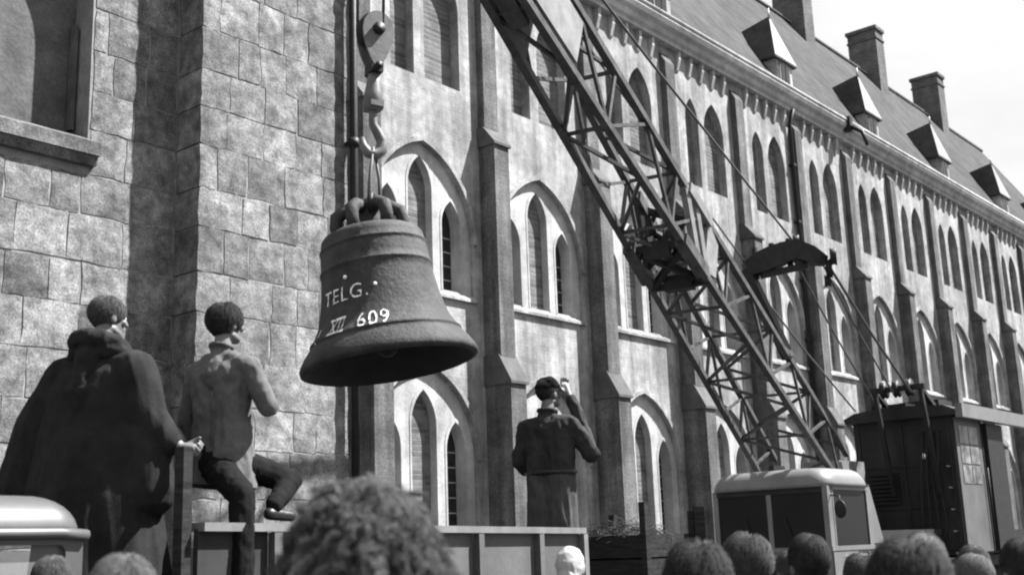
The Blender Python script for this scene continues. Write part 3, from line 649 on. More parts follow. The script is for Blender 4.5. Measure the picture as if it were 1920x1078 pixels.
mb = MB(); mb.tube([(X0+0.5, YC-0.05, 1.35), (X0+0.38, YC-0.3, 1.62)], 0.02, 6); mb.lathe([(0.2, -0.015), (0.215, 0), (0.2, 0.015), (0.19, 0)], 20, Matrix.Translation((X0+0.38, YC-0.4, 1.62)) @ Matrix.Rotation(R(60), 4, 'Y')); mb.build('steering_wheel', 'iron_dark', cab)
MB().box(X0+0.02, X0+0.9, YR-0.012, YR+0.0, 0.93, 1.44).build('door_panel', 'cab_cream', cab)
for z in (1.05, 1.38): MB().tube([(X1-0.3, YR-0.03, z-0.04), (X1-0.3, YR-0.03, z+0.04)], 0.018, 8).build('door_hinge', 'iron_dark', cab)
MB().tube([(X0-0.02, YC-0.4, 1.56), (X0-0.03, YC-0.25, 2.0)], 0.01, 6).build('wiper', 'iron_dark', cab)
MB().tube([(X0-0.02, YC+0.3, 1.56), (X0-0.03, YC+0.45, 2.0)], 0.01, 6).build('wiper', 'iron_dark', cab)
for ya in (YR+0.3, YL-0.3):
    mb = MB(); mb.lathe([(0, -0.05), (0.1, -0.04), (0.12, 0)], 16, Matrix.Translation((X0-0.03, ya, 1.1)) @ Matrix.Rotation(R(90), 4, 'Y')); mb.build('headlight', 'chrome', cab)
# --- boom foot frame and machinery between cab and house
mb = MB(); ft = L(FT)
mb.box(19.0, 22.7, YC-0.75, YC+0.75, 1.22, 1.75); mb.build('turntable_deck', 'house_paint', crane)
for dy in (-0.55, 0.55): MB().prism([(ft.x-0.5, 1.7), (ft.x+0.7, 1.7), (ft.x+0.2, 2.95), (ft.x-0.2, 2.95)], 'y', ft.y+dy-0.05, ft.y+dy+0.05).build('boom_bracket', 'house_paint', crane)
MB().box(20.6, 21.7, YC+0.3, YC+1.0, 1.75, 3.05).build('engine_cover', 'crane_plate', crane)
# --- crane house
HX0, HX1, HY0, HY1, HZ0, HZ1 = 22.6, 27.2, 7.98, 9.98, 1.25, 3.86
hs = empty('crane_house', (0, 0, 0)); hs.parent = crane
MB().box(HX0+1.5, HX1, HY0+0.1, HY1-0.1, HZ0, 1.7).build('engine_deck', 'house_paint', hs)
mb = MB(); mb.box(HX0, HX0+1.5, HY0+0.02, HY1, HZ0, HZ1); mb.build('house_body', 'house_paint', hs)
mb = MB(); mb.prism([(HY0-0.10, HZ1), (HY0-0.12, HZ1+0.1), (HY0+0.1, HZ1+0.2), (YC, HZ1+0.27), (HY1-0.1, HZ1+0.2), (HY1+0.12, HZ1+0.1), (HY1+0.1, HZ1)], 'x', HX0-0.15, HX0+1.62); mb.build('house_roof', 'house_paint', hs)
MB().prism([(HY0-0.26, HZ1-0.06), (HY0-0.125, HZ1-0.06), (HY0-0.125, HZ1+0.2), (HY0-0.26, HZ1+0.2)], 'x', HX0-0.16, HX1+0.1).build('roof_edge', 'cab_cream', hs)
mb = MB(); mb.box(HX0+0.05, HX0+1.5, HY0-0.012, HY0+0.014, 1.3, HZ1-0.03); mb.build('side_panel', 'house_pale', hs)
for k in range(2):
    for q in range(3): MB().box(HX0+0.22+k*0.52, HX0+0.70+k*0.52, HY0-0.022, HY0-0.014, 2.58+q*0.38, 2.92+q*0.38).build('window_pane', 'pane_mottled', hs)
mb = MB(); mb.box(HX0+1.56, HX0+2.5, HY0-0.1, HY0+0.25, 1.3, HZ1-0.07); mb.build('rear_post', 'iron_dark', hs)
mb = MB(); mb.box(HX0-0.012, HX0+0.0, HY0+0.35, HY0+0.85, 2.3, 3.0); mb.build('front_hatch', 'iron_dark', hs)
# clutter on and in front of the house: gantry legs, sheaves, drums, hoses
for dy in (0.35, 1.25): MB().bar((HX0+0.9, HY0+dy+0.2, HZ1+0.1), (HX0-0.55, HY0+dy, HZ1+0.55), 0.09).build('gantry_leg', 'iron_dark', hs); MB().bar((HX0-0.1, HY0+dy, 2.4), (HX0-0.55, HY0+dy, HZ1+0.55), 0.08).build('gantry_leg', 'iron_dark', hs)
MB().bar((HX0-0.55, HY0+0.25, HZ1+0.55), (HX0-0.55, HY0+1.4, HZ1+0.55), 0.1).build('gantry_beam', 'iron_dark', hs)
for dy in (0.55, 0.8, 1.05): MB().lathe([(0.02, -0.04), (0.17, -0.04), (0.14, 0), (0.17, 0.04), (0.02, 0.04)], 20, Matrix.Translation((HX0-0.55, HY0+dy, HZ1+0.55)) @ Matrix.Rotation(R(90), 4, 'X')).build('gantry_sheave', 'iron_dark', hs)
for q in range(4): MB().tube([(HX0-0.03, HY0+0.3+0.1*q, 3.6), (HX0-0.12-0.03*q, HY0+0.35+0.1*q, 2.7), (HX0-0.05, HY0+0.3+0.16*q, 1.8), (HX0-0.2, HY0+0.5, 1.3)], 0.022, 6).build('hose', 'rubber', hs)
for q in range(5): MB().bar((HX0-0.3, HY0+0.12, 1.3+q*0.4), (HX0-0.02, HY0+0.12, 1.3+q*0.4), 0.03).build('step', 'iron_dark', hs)
MB().tube([(HX0+0.6, HY0+0.7, HZ1+0.2), (HX0+0.6, HY0+0.7, HZ1+0.42), (HX0+0.75, HY0+0.7, HZ1+0.5)], 0.05, 8).build('exhaust_pipe', 'iron_dark', hs)
MB().box(HX0+0.75, HX0+1.5, HY0+0.5, HY0+1.3, HZ1+0.2, HZ1+0.42).build('air_cleaner', 'house_paint', hs)
for z in (1.35, 2.15, 2.95, 3.75): MB().box(HX0-0.02, HX0-0.001, HY0+0.05, HY1-0.05, z, z+0.04).build('front_rib', 'house_paint', hs)
for y in (HY0+0.08, HY0+1.0, HY1-0.12): MB().box(HX0-0.024, HX0-0.002, y, y+0.05, 1.3, 3.82).build('front_rib', 'house_paint', hs)
for k in range(8): MB().box(HX0-0.05, HX0-0.001, HY0+1.15, HY1-0.25, 2.25+k*0.08, 2.29+k*0.08).build('louvre', 'iron_dark', hs)
for x in (1.44,): MB().box(HX0+x, HX0+x+0.05, HY0-0.03, HY0-0.013, 1.3, HZ1-0.03).build('side_rib', 'house_paint', hs)
MB().tube([(HX0+1.42, HY0-0.08, 1.5), (HX0+1.42, HY0-0.08, 2.9)], 0.015, 6).build('grab_rail', 'iron_dark', hs)
mb = MB(); mb.sphere((HX0-0.03, HY0+0.62, 3.12), (0.03, 0.07, 0.07), 12, 8); mb.build('work_lamp', 'chrome', hs)
mb = MB(); mb.tube([(HX0+0.3, YC+0.5, HZ1+0.2), (HX0+0.3, YC+0.5, HZ1+0.55)], 0.06, 8); mb.box(HX0+0.2, HX0+0.7, YC-0.2, YC+0.3, HZ1+0.15, HZ1+0.35); mb.build('gantry_base', 'iron_dark', hs)

# ================================================================== LORRY under the bell
e_ = Vector((0.5546, 0.832, 0)); LA = math.atan2(e_.y, e_.x)
lorry = empty('flatbed_lorry', (-1.685, 6.25, 0), LA)   # local x along the bed (cab at -x), local y away from the viewer
tag(lorry, 'flatbed lorry with grey panelled sideboard and pale rounded cab under the bell', 'lorry')
BZT, BW = 1.30, 2.25
MB().box(-0.72, 4.0, 0.0, BW, BZT-0.1, BZT).build('bed_floor', 'timber_dark', lorry)
MB().box(-2.4, 4.2, 0.7, 0.85, 0.75, 1.0).build('chassis_rail', 'iron_dark', lorry); MB().box(-2.4, 4.2, 1.4, 1.55, 0.75, 1.0).build('chassis_rail', 'iron_dark', lorry)
def bt(x): return 1.846 - 0.012*x                     # the bed sags a little towards the tail
def bpanel(x0, x1, m):
    mb = MB(); q = [(x0, 0.0, BZT-0.05), (x1, 0.0, BZT-0.05), (x1, 0.0, bt(x1)-0.03), (x0, 0.0, bt(x0)-0.03)]
    mb.add(q + [(a, 0.035, c) for a, b, c in q], [(0,1,2,3), (7,6,5,4), (0,4,5,1), (1,5,6,2), (2,6,7,3), (3,7,4,0)]); sp = mb.build('board_panel', m, lorry)
for x0, x1, m in ((0.0, 0.50, 'lorry_board_dark'), (0.56, 1.50, 'lorry_board'), (1.53, 2.44, 'lorry_board'), (2.50, 3.21, 'lorry_board'), (3.27, 3.86, 'lorry_board')): bpanel(x0, x1, m)
mb = MB(); mb.add([(0, -0.05, bt(0)-0.045), (3.9, -0.05, bt(3.9)-0.045), (3.9, 0.05, bt(3.9)-0.045), (0, 0.05, bt(0)-0.045), (0, -0.05, bt(0)), (3.9, -0.05, bt(3.9)), (3.9, 0.05, bt(3.9)), (0, 0.05, bt(0))],
                  [(3,2,1,0), (4,5,6,7), (0,1,5,4), (1,2,6,5), (2,3,7,6), (3,0,4,7)]); mb.build('top_rail', 'lorry_rail', lorry)
for x in (0.53, 1.515, 2.47, 3.24, 3.88):
    MB().box(x-0.03, x+0.03, -0.055, -0.002, BZT-0.2, bt(x)-0.05).build('board_rib', 'lorry_board' if x != 3.88 else 'lorry_rail', lorry)
MB().box(0.0, 3.9, BW-0.04, BW, BZT, 1.75).build('far_board', 'lorry_board', lorry)
MB().box(3.9, 3.95, 0.05, BW-0.05, BZT, 1.72).build('tail_board', 'lorry_board', lorry)
MB().box(-0.09, -0.03, 0.02, 0.09, BZT, 2.24).build('front_stake', 'timber_dark', lorry)
for x in (-1.6, 2.9):
    wheel(lorry, x, 0.18, 0.45, 0.25, -1); wheel(lorry, x, BW-0.18, 0.45, 0.25, 1)
lc = empty('lorry_cab', (0, 0, 0)); lc.parent = lorry
cx0, cx1, cy0, cy1 = -2.75, -0.78, -0.14, 2.0; cm = (cx0+cx1)/2
roundroof(cx0, cx1+0.02, cy0-0.01, cy1+0.01, 1.795, 0.20, 0.175, 0.16).build('cab_roof', 'lorry_cream', lc)
# side wall with a rounded window opening, on both sides
def cab_side(y, nm):
    def rr(x0, x1, z0, z1, rad, n=6, rb=0.05):
        pts = []
        for (cx, cz, a0, rd) in ((x0+rb, z0+rb, 180, rb), (x1-rb, z0+rb, 270, rb), (x1-0.04, z1-0.04, 0, 0.04), (x0+rad, z1-rad, 90, rad)):
            for i in range(n+1): a = R(a0 + 90*i/n); pts.append((cx+rd*math.cos(a), cz+rd*math.sin(a)))
        return pts
    inn = rr(cx0+0.75, cx1-0.10, 1.18, 1.745, 0.38); out = rr(cx0+0.02, cx1-0.01, 0.55, 1.81, 0.5)
    mb = MB(); n = len(inn); vs_ = [(x, y, z_) for x, z_ in inn] + [(x, y, z_) for x, z_ in out] + [(x, y+0.05, z_) for x, z_ in inn] + [(x, y+0.05, z_) for x, z_ in out]
    fs = []
    for i in range(n): j_ = (i+1) % n; fs += [(i, n+i, n+j_, j_), (2*n+i, i, j_, 2*n+j_), (3*n+i, 2*n+i, 2*n+j_, 3*n+j_), (n+i, 3*n+i, 3*n+j_, n+j_)]
    mb.add(vs_, fs); sd_ = mb.build(nm, 'lorry_cream', lc)
    mb = MB(); mb.add([(x, y+0.025, z_) for x, z_ in inn], [tuple(range(n))]); mb.build('side_window', 'car_glass', sd_)
    mb = MB(); top = [(x, y-0.012, z_+0.05) for x, z_ in inn if z_ > 1.35 and x < cx1-0.12]; top = sorted(top, key=lambda q: q[0]); mb.tube(top + [(cx1-0.0, y-0.012, 1.785)], 0.026, 8); mb.build('drip_rail', 'lorry_cream', sd_)
cab_side(cy0+0.015, 'cab_side'); cab_side(cy1-0.065, 'cab_side')
MB().box(cx1-0.05, cx1-0.02, cy0+0.06, cy1-0.06, 0.6, 1.25).build('cab_back', 'lorry_cream', lc)
MB().box(cx0+0.02, cx0+0.06, cy0+0.06, cy1-0.06, 0.55, 1.2).build('cab_front', 'lorry_cream', lc)
MB().box(cx0-0.9, cx0+0.02, cy0+0.4, cy1-0.4, 0.6, 1.15).build('bonnet', 'lorry_cream', lc)
MB().box(cx0+0.8, cx1-0.1, cy0+0.2, cy1-0.2, 0.7, 0.95).build('bench_seat', 'lorry_board_dark', lc)

# dark crate heaped with straw behind the lorry tail, and a stake beside it
cr_ = empty('straw_crate', (0.94, 10.5, 0), TA); tag(cr_, 'dark timber crate heaped with straw beyond the lorry tail', 'crate')
for i in range(7):
    z0 = 0.35 + i*0.2; MB().box(-0.33, 0.33, -0.42, -0.38, z0, z0+0.185).build('plank', 'timber_dark', cr_); MB().box(-0.37, -0.33, -0.42, 0.42, z0, z0+0.185).build('plank', 'timber_dark', cr_)
for x, y in ((-0.4, -0.45), (0.36, -0.45), (-0.4, 0.40), (0.36, 0.40)): MB().box(x, x+0.06, y, y+0.06, 0, 1.93 if x > 0 else 2.0).build('corner_post', 'timber_dark', cr_)
MB().box(-0.32, 0.36, 0.38, 0.42, 0.35, 1.72).build('rear_side', 'timber_dark', cr_); MB().box(0.36, 0.40, -0.38, 0.38, 0.35, 1.72).build('end_side', 'timber_dark', cr_); MB().box(-0.36, 0.36, -0.38, 0.38, 0.3, 0.35).build('bottom', 'timber_dark', cr_)
mb = MB()
for i in range(420):
    a = random.uniform(0, 6.28); r_ = math.sqrt(random.random()); x, y = 0.34*r_*math.cos(a), 0.38*r_*math.sin(a); z = 1.66 + 0.16*(1-r_*r_)*random.random() + 0.05
    b = random.uniform(0, 6.28); l = random.uniform(0.08, 0.2); t = random.uniform(-0.3, 0.35)
    p = Vector((x, y, z)); q = p + Vector((math.cos(b)*math.cos(t), math.sin(b)*math.cos(t), math.sin(t)))*l; m_ = p.lerp(q, 0.5) + Vector((0, 0, 0.015))
    mb.tube([p, m_, q], 0.0025, 3, False, False)
mb.sphere((0, 0, 1.62), (0.35, 0.4, 0.13), 16, 8)
tag(mb.build('straw', 'straw', cr_, False), None, None, kind='stuff')
MB().box(1.52, 1.61, 10.45, 10.53, 0.0, 1.96).build('wooden_stake', 'timber_dark')
tag(bpy.data.objects['wooden_stake'], 'dark upright wooden stake right of the straw crate', 'stake')

# ================================================================== PEOPLE
def remesh(mb, vox, smooth=4, fold=None, name='body', hem=None):
    me = mb.mesh(name); bm = bmesh.new(); bm.from_mesh(me); bmesh.ops.recalc_face_normals(bm, faces=bm.faces); bm.to_mesh(me); bm.free()
    ob = bpy.data.objects.new('tmp', me); COL.objects.link(ob)
    md = ob.modifiers.new('r', 'REMESH'); md.mode = 'VOXEL'; md.voxel_size = vox; md.use_smooth_shade = True
    sm = ob.modifiers.new('s', 'SMOOTH'); sm.iterations = smooth; sm.factor = 0.5
    dg = bpy.context.evaluated_depsgraph_get(); dg.update(); out = bpy.data.meshes.new_from_object(ob.evaluated_get(dg)); bpy.data.objects.remove(ob); bpy.data.meshes.remove(me)
    if fold:
        amp, sc = fold; bm = bmesh.new(); bm.from_mesh(out); bm.normal_update()
        for v in bm.verts:
            p = Vector((v.co.x*sc[0], v.co.y*sc[1], v.co.z*sc[2])); d = 0.7*noise.noise(p) + (0.45 - 1.6*abs(noise.noise(p*1.3 + Vector((5, 2, 9 + p.x*0.4))))) + 0.35*noise.noise(p*3.1 + Vector((3, 1, 7)))
            v.co += v.normal*d*amp
        bm.to_mesh(out); bm.free()
    if hem is not None:
        bm = bmesh.new(); bm.from_mesh(out); bmesh.ops.bisect_plane(bm, geom=bm.verts[:] + bm.edges[:] + bm.faces[:], plane_co=(0, 0, hem), plane_no=(0.05, 0.1, 1), clear_inner=True); bm.to_mesh(out); bm.free()
    for p in out.polygons: p.use_smooth = True
    out.name = name; return out
def add_head(mb, c, yaw=0.0, pitch=0.0, roll=0.0):
    M3 = Matrix.Rotation(yaw, 3, 'Z') @ Matrix.Rotation(pitch, 3, 'X') @ Matrix.Rotation(roll, 3, 'Y'); c = Vector(c)
    def E(p, r_): mb.sphere(c + M3 @ Vector(p), r_, 14, 10, M3)
    def Cp(a, ra, b, rb): mb.cap2(c + M3 @ Vector(a), ra, c + M3 @ Vector(b), rb)
    E((0, -0.012, 0.028), (0.076, 0.097, 0.088)); E((0, 0.028, -0.035), (0.06, 0.068, 0.083)); E((0, 0.062, -0.092), (0.032, 0.03, 0.024)); E((0, 0.066, 0.035), (0.058, 0.028, 0.022))
    Cp((0, 0.092, 0.02), 0.009, (0, 0.112, -0.026), 0.014); E((0, 0.09, -0.058), (0.025, 0.011, 0.008)); E((0, 0.088, -0.07), (0.02, 0.01, 0.007))
    for s in (-1, 1):
        E((s*0.078, -0.008, -0.012), (0.011, 0.022, 0.033)); E((s*0.04, 0.068, -0.022), (0.024, 0.022, 0.022)); Cp((s*0.046, 0.0, -0.068), 0.026, (s*0.026, 0.055, -0.088), 0.022)
    return M3
def add_hand(mb, p, d, side, curl=0.6, s=1.0):
    """palm and five bent fingers; d points from wrist to knuckles, side is the thumb side"""
    p = Vector(p); d = Vector(d).normalized(); side = Vector(side); side = (side - d*side.dot(d)).normalized(); nrm = d.cross(side)
    mb.cap2(p - d*0.03*s, 0.026*s, p + d*0.045*s, 0.034*s); mb.cap2(p + d*0.035*s + side*0.022*s, 0.021*s, p + d*0.035*s - side*0.026*s, 0.019*s)
    for i, ln in enumerate((0.068, 0.078, 0.073, 0.056)):
        b = p + d*0.06*s + side*(0.030 - 0.021*i)*s; k1 = b + (d*math.cos(curl*0.6) + nrm*math.sin(curl*0.6))*ln*0.5*s; k2 = k1 + (d*math.cos(curl*1.7) + nrm*math.sin(curl*1.7))*ln*0.5*s
        mb.cap2(b, 0.0098*s, k1, 0.0092*s, 8); mb.cap2(k1, 0.0092*s, k2, 0.0078*s, 8)
    b = p + side*0.03*s; k1 = b + (side*0.6 + d*0.7 + nrm*0.2).normalized()*0.042*s; k2 = k1 + (side*0.2 + d*0.8 + nrm*0.5).normalized()*0.03*s
    mb.cap2(b, 0.014*s, k1, 0.0115*s, 8); mb.cap2(k1, 0.0115*s, k2, 0.0095*s, 8)
def chain(mb, pts, rad):
    for (a, ra), (b, rb) in zip(zip(pts, rad), zip(pts[1:], rad[1:])): mb.cap2(a, ra, b, rb)
def hair_short(c, M3, m, parent, n=4200, length=0.045, thick=0.0010, lift=0.004, parting=0.0, low=-0.075, front=0.075, name='hair', puff=1.0, seed=1):
    rnd = random.Random(seed); c = Vector(c); mb = MB(); ctr = Vector((0, -0.014, 0.030)); rad = Vector((0.083*puff, 0.104*puff, 0.097*puff))
    def ok(q): 
        # hair line: forehead clear in front, ears clear, nape low
        lim = low if q.y < -0.02 else (low + (q.y+0.02)*1.35)
        if abs(q.x) > 0.058 and q.z < 0.022 and -0.036 < q.y < 0.034: return False
        if q.z < -0.045 and abs(q.x) > 0.058 + (q.z + 0.045)*0.5: return False
        return q.z > lim and not (q.y > front and q.z < 0.055)
    M_, S_ = 26, 16; vs_ = []; idx = {}
    for i in range(S_+1):
        for k in range(M_):
            a = math.pi*i/S_; t = 2*math.pi*k/M_; ca = math.cos(a); tg_ = 1 - 0.10*max(0, -ca - 0.05)**0.5*1.0; q = Vector((rad.x*math.sin(a)*math.cos(t)*tg_, rad.y*math.sin(a)*math.sin(t)*tg_, rad.z*ca)) + ctr; vs_.append(q)
    fs = [f for i in range(S_) for k in range(M_) for f in [(i*M_+k, (i+1)*M_+k, (i+1)*M_+(k+1) % M_, i*M_+(k+1) % M_)] if all(ok(vs_[j]*1.0 + Vector((0, 0, -0.012 + 0.012*noise.noise(vs_[j]*60)))) for j in f)]
    mb.add([c + M3 @ (q*(1+0.012*noise.noise(q*30))) for q in vs_], fs, True)
    for i in range(n):
        z = rnd.uniform(-1, 1); t = rnd.uniform(0, 6.283); rr = math.sqrt(1-z*z); u = Vector((rr*math.cos(t), rr*math.sin(t), z)); tg_ = 1 - 0.10*max(0, -z - 0.05)**0.5; q = Vector((u.x*rad.x*tg_, u.y*rad.y*tg_, u.z*rad.z)) + ctr
        if not ok(q): continue
        nr = Vector((u.x/rad.x, u.y/rad.y, u.z/rad.z)).normalized()
        w0 = q - Vector((0.012, -0.035, 0.135)); w0.normalize(); g_ = w0*0.9 + Vector((0.25*math.tanh((q.x-0.03)/0.03), -0.25, -0.25)) + Vector((0.35*noise.noise(q*9), 0.35*noise.noise(q*9 + Vector((4, 4, 4))), 0.25*noise.noise(q*9 + Vector((8, 1, 3))))) + Vector((rnd.gauss(0, .13), rnd.gauss(0, .13), rnd.gauss(0, .12))); tg = (g_ - nr*g_.dot(nr)).normalized()
        l = length*rnd.uniform(0.6, 1.2); lf = lift*rnd.uniform(0.5, 2.0)
        pts = [q, q + tg*l*0.5 + nr*lf, q + tg*l - nr*(l*l*4 - lf*0.6)]
        mb.tube([c + M3 @ p for p in pts], [thick, thick, thick*0.4], 3, True, False)
    return mb.build(name, m, parent, False)
def hair_curly(c, M3, m, parent, n=13000, grow=0.085, seed=3):
    rnd = random.Random(seed); c = Vector(c); mb = MB(); ctr = Vector((0, -0.02, 0.01)); rad = Vector((0.085, 0.105, 0.10))
    mb.sphere(c + M3 @ ctr, (0.12, 0.14, 0.128), 20, 14, M3)
    for i in range(n // 16):
        z = rnd.uniform(-0.95, 1); t = rnd.uniform(0, 6.283); rr = math.sqrt(1-z*z); u = Vector((rr*math.cos(t), rr*math.sin(t), z))
        if u.y > 0.75 and u.z < 0.35: continue
        q = Vector((u.x*rad.x, u.y*rad.y, u.z*rad.z))*1.1 + ctr; a = Vector((rnd.gauss(0, 1), rnd.gauss(0, 1), rnd.gauss(0, 1))); e1 = (a - u*a.dot(u)).normalized(); e2 = u.cross(e1)
        wide = 1.0 + 1.1*max(0, -u.z + 0.25); cl = 0.82 + 0.3*(0.5 + noise.noise(u*3.1)); l = grow*rnd.uniform(0.6, 1.1)*wide*cl; rc = rnd.uniform(0.010, 0.019); turns = rnd.uniform(0.9, 1.9); ph = rnd.uniform(0, 6.28); tl = e1*rnd.uniform(-0.03, 0.03) + Vector((0, 0, -0.03*wide))
        for st_ in range(16):
            oa, orr = rnd.uniform(0, 6.28), rnd.uniform(0, 0.010); off = e1*math.cos(oa)*orr + e2*math.sin(oa)*orr + u*rnd.uniform(-0.012, 0.012); dp = rnd.uniform(-0.35, 0.35); pts = []
            for k in range(10):
                f = k/9; g2 = min(1, f*2.5); pts.append(c + M3 @ (q + off + u*l*f + tl*f*f + (e1*math.cos(ph + dp + f*turns*6.28) + e2*math.sin(ph + dp + f*turns*6.28))*rc*g2*(1 - 0.3*f)))
            mb.tube(pts, [0.0009]*7 + [0.0008, 0.0006, 0.0003], 3, True, False)
    return mb.build('curly_hair', m, parent, False)
def eyes(c, M3, parent):
    for s in (-1, 1): MB().sphere(Vector(c) + M3 @ Vector((s*0.031, 0.080, 0.006)), 0.0115, 10, 8).build('eye', 'white_paint', parent)

# ---- crowd: one standing body shared by all, with its own coat, trousers, hair and scale
HC = Vector((0, 0.03, 1.635))
cb_ = MB(); MH = add_head(cb_, HC)
cb_.cap2((0, 0.0, 1.55), 0.056, (0, -0.02, 1.44), 0.062); cb_.cap2((-0.12, -0.01, 1.38), 0.085, (0.12, -0.01, 1.38), 0.085); cb_.cap2((0, 0, 1.3), 0.14, (0, 0, 1.0), 0.135); cb_.cap2((-0.06, 0, 0.95), 0.13, (0.06, 0, 0.95), 0.13)
for s in (-1, 1):
    chain(cb_, [(s*0.19, -0.01, 1.40), (s*0.25, -0.03, 1.12), (s*0.27, 0.04, 0.87)], [0.055, 0.043, 0.03]); add_hand(cb_, (s*0.272, 0.06, 0.80), (0, 0.15, -1), (-s*0.3, 1, 0), 0.5)
    chain(cb_, [(s*0.09, 0, 0.92), (s*0.10, 0.01, 0.5), (s*0.10, -0.02, 0.09)], [0.085, 0.058, 0.042]); cb_.cap2((s*0.10, -0.04, 0.05), 0.045, (s*0.11, 0.14, 0.035), 0.035)
crowd_body = remesh(cb_, 0.0075, 3, None, 'person'); crowd_body.materials.append(MATS['skin'])
def coat_mesh(m, hem=0.62, sh=0.195):
    k = MB(); k.cap2((-sh*0.72, -0.012, 1.375), 0.105, (sh*0.72, -0.012, 1.375), 0.105); k.cap2((0, -0.015, 1.43), 0.085, (0, -0.01, 1.32), 0.15)
    k.cap2((-0.05, 0, 1.25), 0.145, (-0.05, 0, 0.98), 0.145); k.cap2((0.05, 0, 1.25), 0.145, (0.05, 0, 0.98), 0.145); k.cap2((0, 0, 1.0), 0.18, (0, 0, hem+0.1), 0.20)
    for s in (-1, 1): chain(k, [(s*sh, -0.01, 1.395), (s*(sh+0.06), -0.03, 1.12), (s*(sh+0.078), 0.03, 0.9)], [0.078, 0.062, 0.05])
    # collar
    k.tube([(0.075*math.cos(t), -0.02+0.075*math.sin(t), 1.475 + 0.015*math.cos(t*2)) for t in [2*math.pi*i/16 for i in range(17)]], 0.024, 8)
    me = remesh(k, 0.014, 4, (0.010, (9, 9, 4)), 'coat'); me.materials.append(MATS[m]); return me
tr_ = MB()
for s in (-1, 1): chain(tr_, [(s*0.085, 0, 0.92), (s*0.10, 0.01, 0.5), (s*0.10, -0.02, 0.10)], [0.115, 0.085, 0.075])
tr_me = remesh(tr_, 0.016, 3, (0.008, (9, 9, 5)), 'trousers'); tr_me.materials.append(MATS['trouser_dark'])
coats = {m: coat_mesh(m) for m in ('worker_coat', 'coat_mid', 'coat_light')}
def spectator(x, y, top, face, coat, hair, label, style='short', seed=1, puff=1.0, hs_=1.0):
    k = top/{'curly': 1.80, 'wavy': 1.80, 'scarf': 1.77}.get(style, 1.785); hs_ *= 0.93 if style != 'curly' else 1.0
    p = link('person', crowd_body, None, None, (x, y, 0), (0, 0, face)); p.scale = (hs_*k, hs_*k, k)
    tag(p, label, 'person', 'spectators watching the bell being lifted')
    link('coat', coats[coat], None, p); link('trousers', tr_me, None, p); eyes(HC, MH, p)
    if style == 'short': hair_short(HC, MH, hair, p, seed=seed, puff=puff)
    elif style == 'wavy': hair_short(HC, MH, hair, p, n=6000, length=0.07, lift=0.012, seed=seed, puff=puff*1.06, low=-0.10)
    elif style == 'curly': hair_curly(HC, MH, hair, p, n=24000, grow=0.064, seed=seed)
    elif style == 'bald': hair_short(HC, MH, hair, p, n=2500, length=0.02, seed=seed, puff=0.985, thick=0.0007)
    elif style == 'scarf':
        sc = MB(); sc.sphere(HC + Vector((0, -0.012, 0.018)), (0.091, 0.112, 0.112), 24, 16); sc.cap2(HC + Vector((0, -0.06, -0.05)), 0.075, HC + Vector((0, -0.085, -0.16)), 0.04); sc.cap2(HC + Vector((0.0, 0.03, -0.115)), 0.03, HC + Vector((0, 0.07, -0.14)), 0.02)
        me = remesh(sc, 0.01, 3, (0.006, (14, 14, 14)), 'headscarf'); link('headscarf', me, 'scarf_white', p)
    return p
FA = lambda x, y: math.atan2(-( -1.0 - x), 9.0 - y)      # face the bell
spectator(-2.02, 5.15, 1.715, FA(-2.02, 5.15), 'worker_coat', 'hair_mid', 'small dark-haired head in front of the pale lorry cab window', seed=11)
spectator(-0.93, 2.79, 1.69, FA(-0.9, 2.8), 'coat_mid', 'hair_grey', 'smooth grey-haired head at the bottom left, in front of the lorry', seed=12, puff=1.02)
spectator(-0.297, 2.25, 1.80, FA(-0.3, 2.3), 'coat_mid', 'hair_grey', 'spectator with a big mop of curly hair below the bell', 'curly', seed=13)
spectator(0.26, 6.68, 1.665, R(-25), 'coat_mid', 'hair_mid', 'spectator wearing a bright white headscarf before the lorry sideboard', 'scarf', seed=14)
spectator(0.47, 3.25, 1.675, R(-18), 'worker_coat', 'hair_dark', 'dark wavy-haired spectator directly in front of the straw crate stake', 'wavy', seed=15)
spectator(0.885, 4.7, 1.70, R(20), 'coat_mid', 'hair_mid', 'spectator with lighter swept-back hair left below the crane cab windscreen', 'wavy', seed=16)
spectator(1.115, 4.66, 1.69, R(8), 'coat_mid', 'hair_dark', 'dark-haired spectator standing alone below the crane cab door', seed=17)
spectator(0.885, 2.75, 1.66, R(10), 'worker_coat', 'hair_dark', 'largest dark-haired head at the lower right, overlapping a balding man', 'wavy', seed=18)
spectator(1.30, 3.9, 1.68, R(-10), 'coat_mid', 'hair_grey', 'balding man just behind the largest dark-haired head', 'bald', seed=19)
spectator(1.87, 4.99, 1.585, R(15), 'coat_light', 'hair_fair', 'shorter fair-haired spectator below the crane house window', seed=20)
spectator(1.77, 4.25, 1.645, R(5), 'worker_coat', 'hair_dark', 'dark-haired spectator at the far right edge of the picture', seed=21)

spectator(1.45, 6.5, 1.61, R(12), 'coat_light', 'hair_mid', 'spectator half hidden between two heads below the crane cab windscreen', seed=22)
spectator(1.74, 6.2, 1.585, R(-6), 'worker_coat', 'hair_mid', 'spectator half hidden left of the largest dark-haired head', 'wavy', seed=23)
spectator(2.25, 6.0, 1.61, R(10), 'coat_mid', 'hair_mid', 'spectator behind the balding man, below the crane house front', seed=24)
# ---- the three people on the lorry: local frame = feet at the origin, facing +y
def figure(name, label, loc, face):
    return loc, face
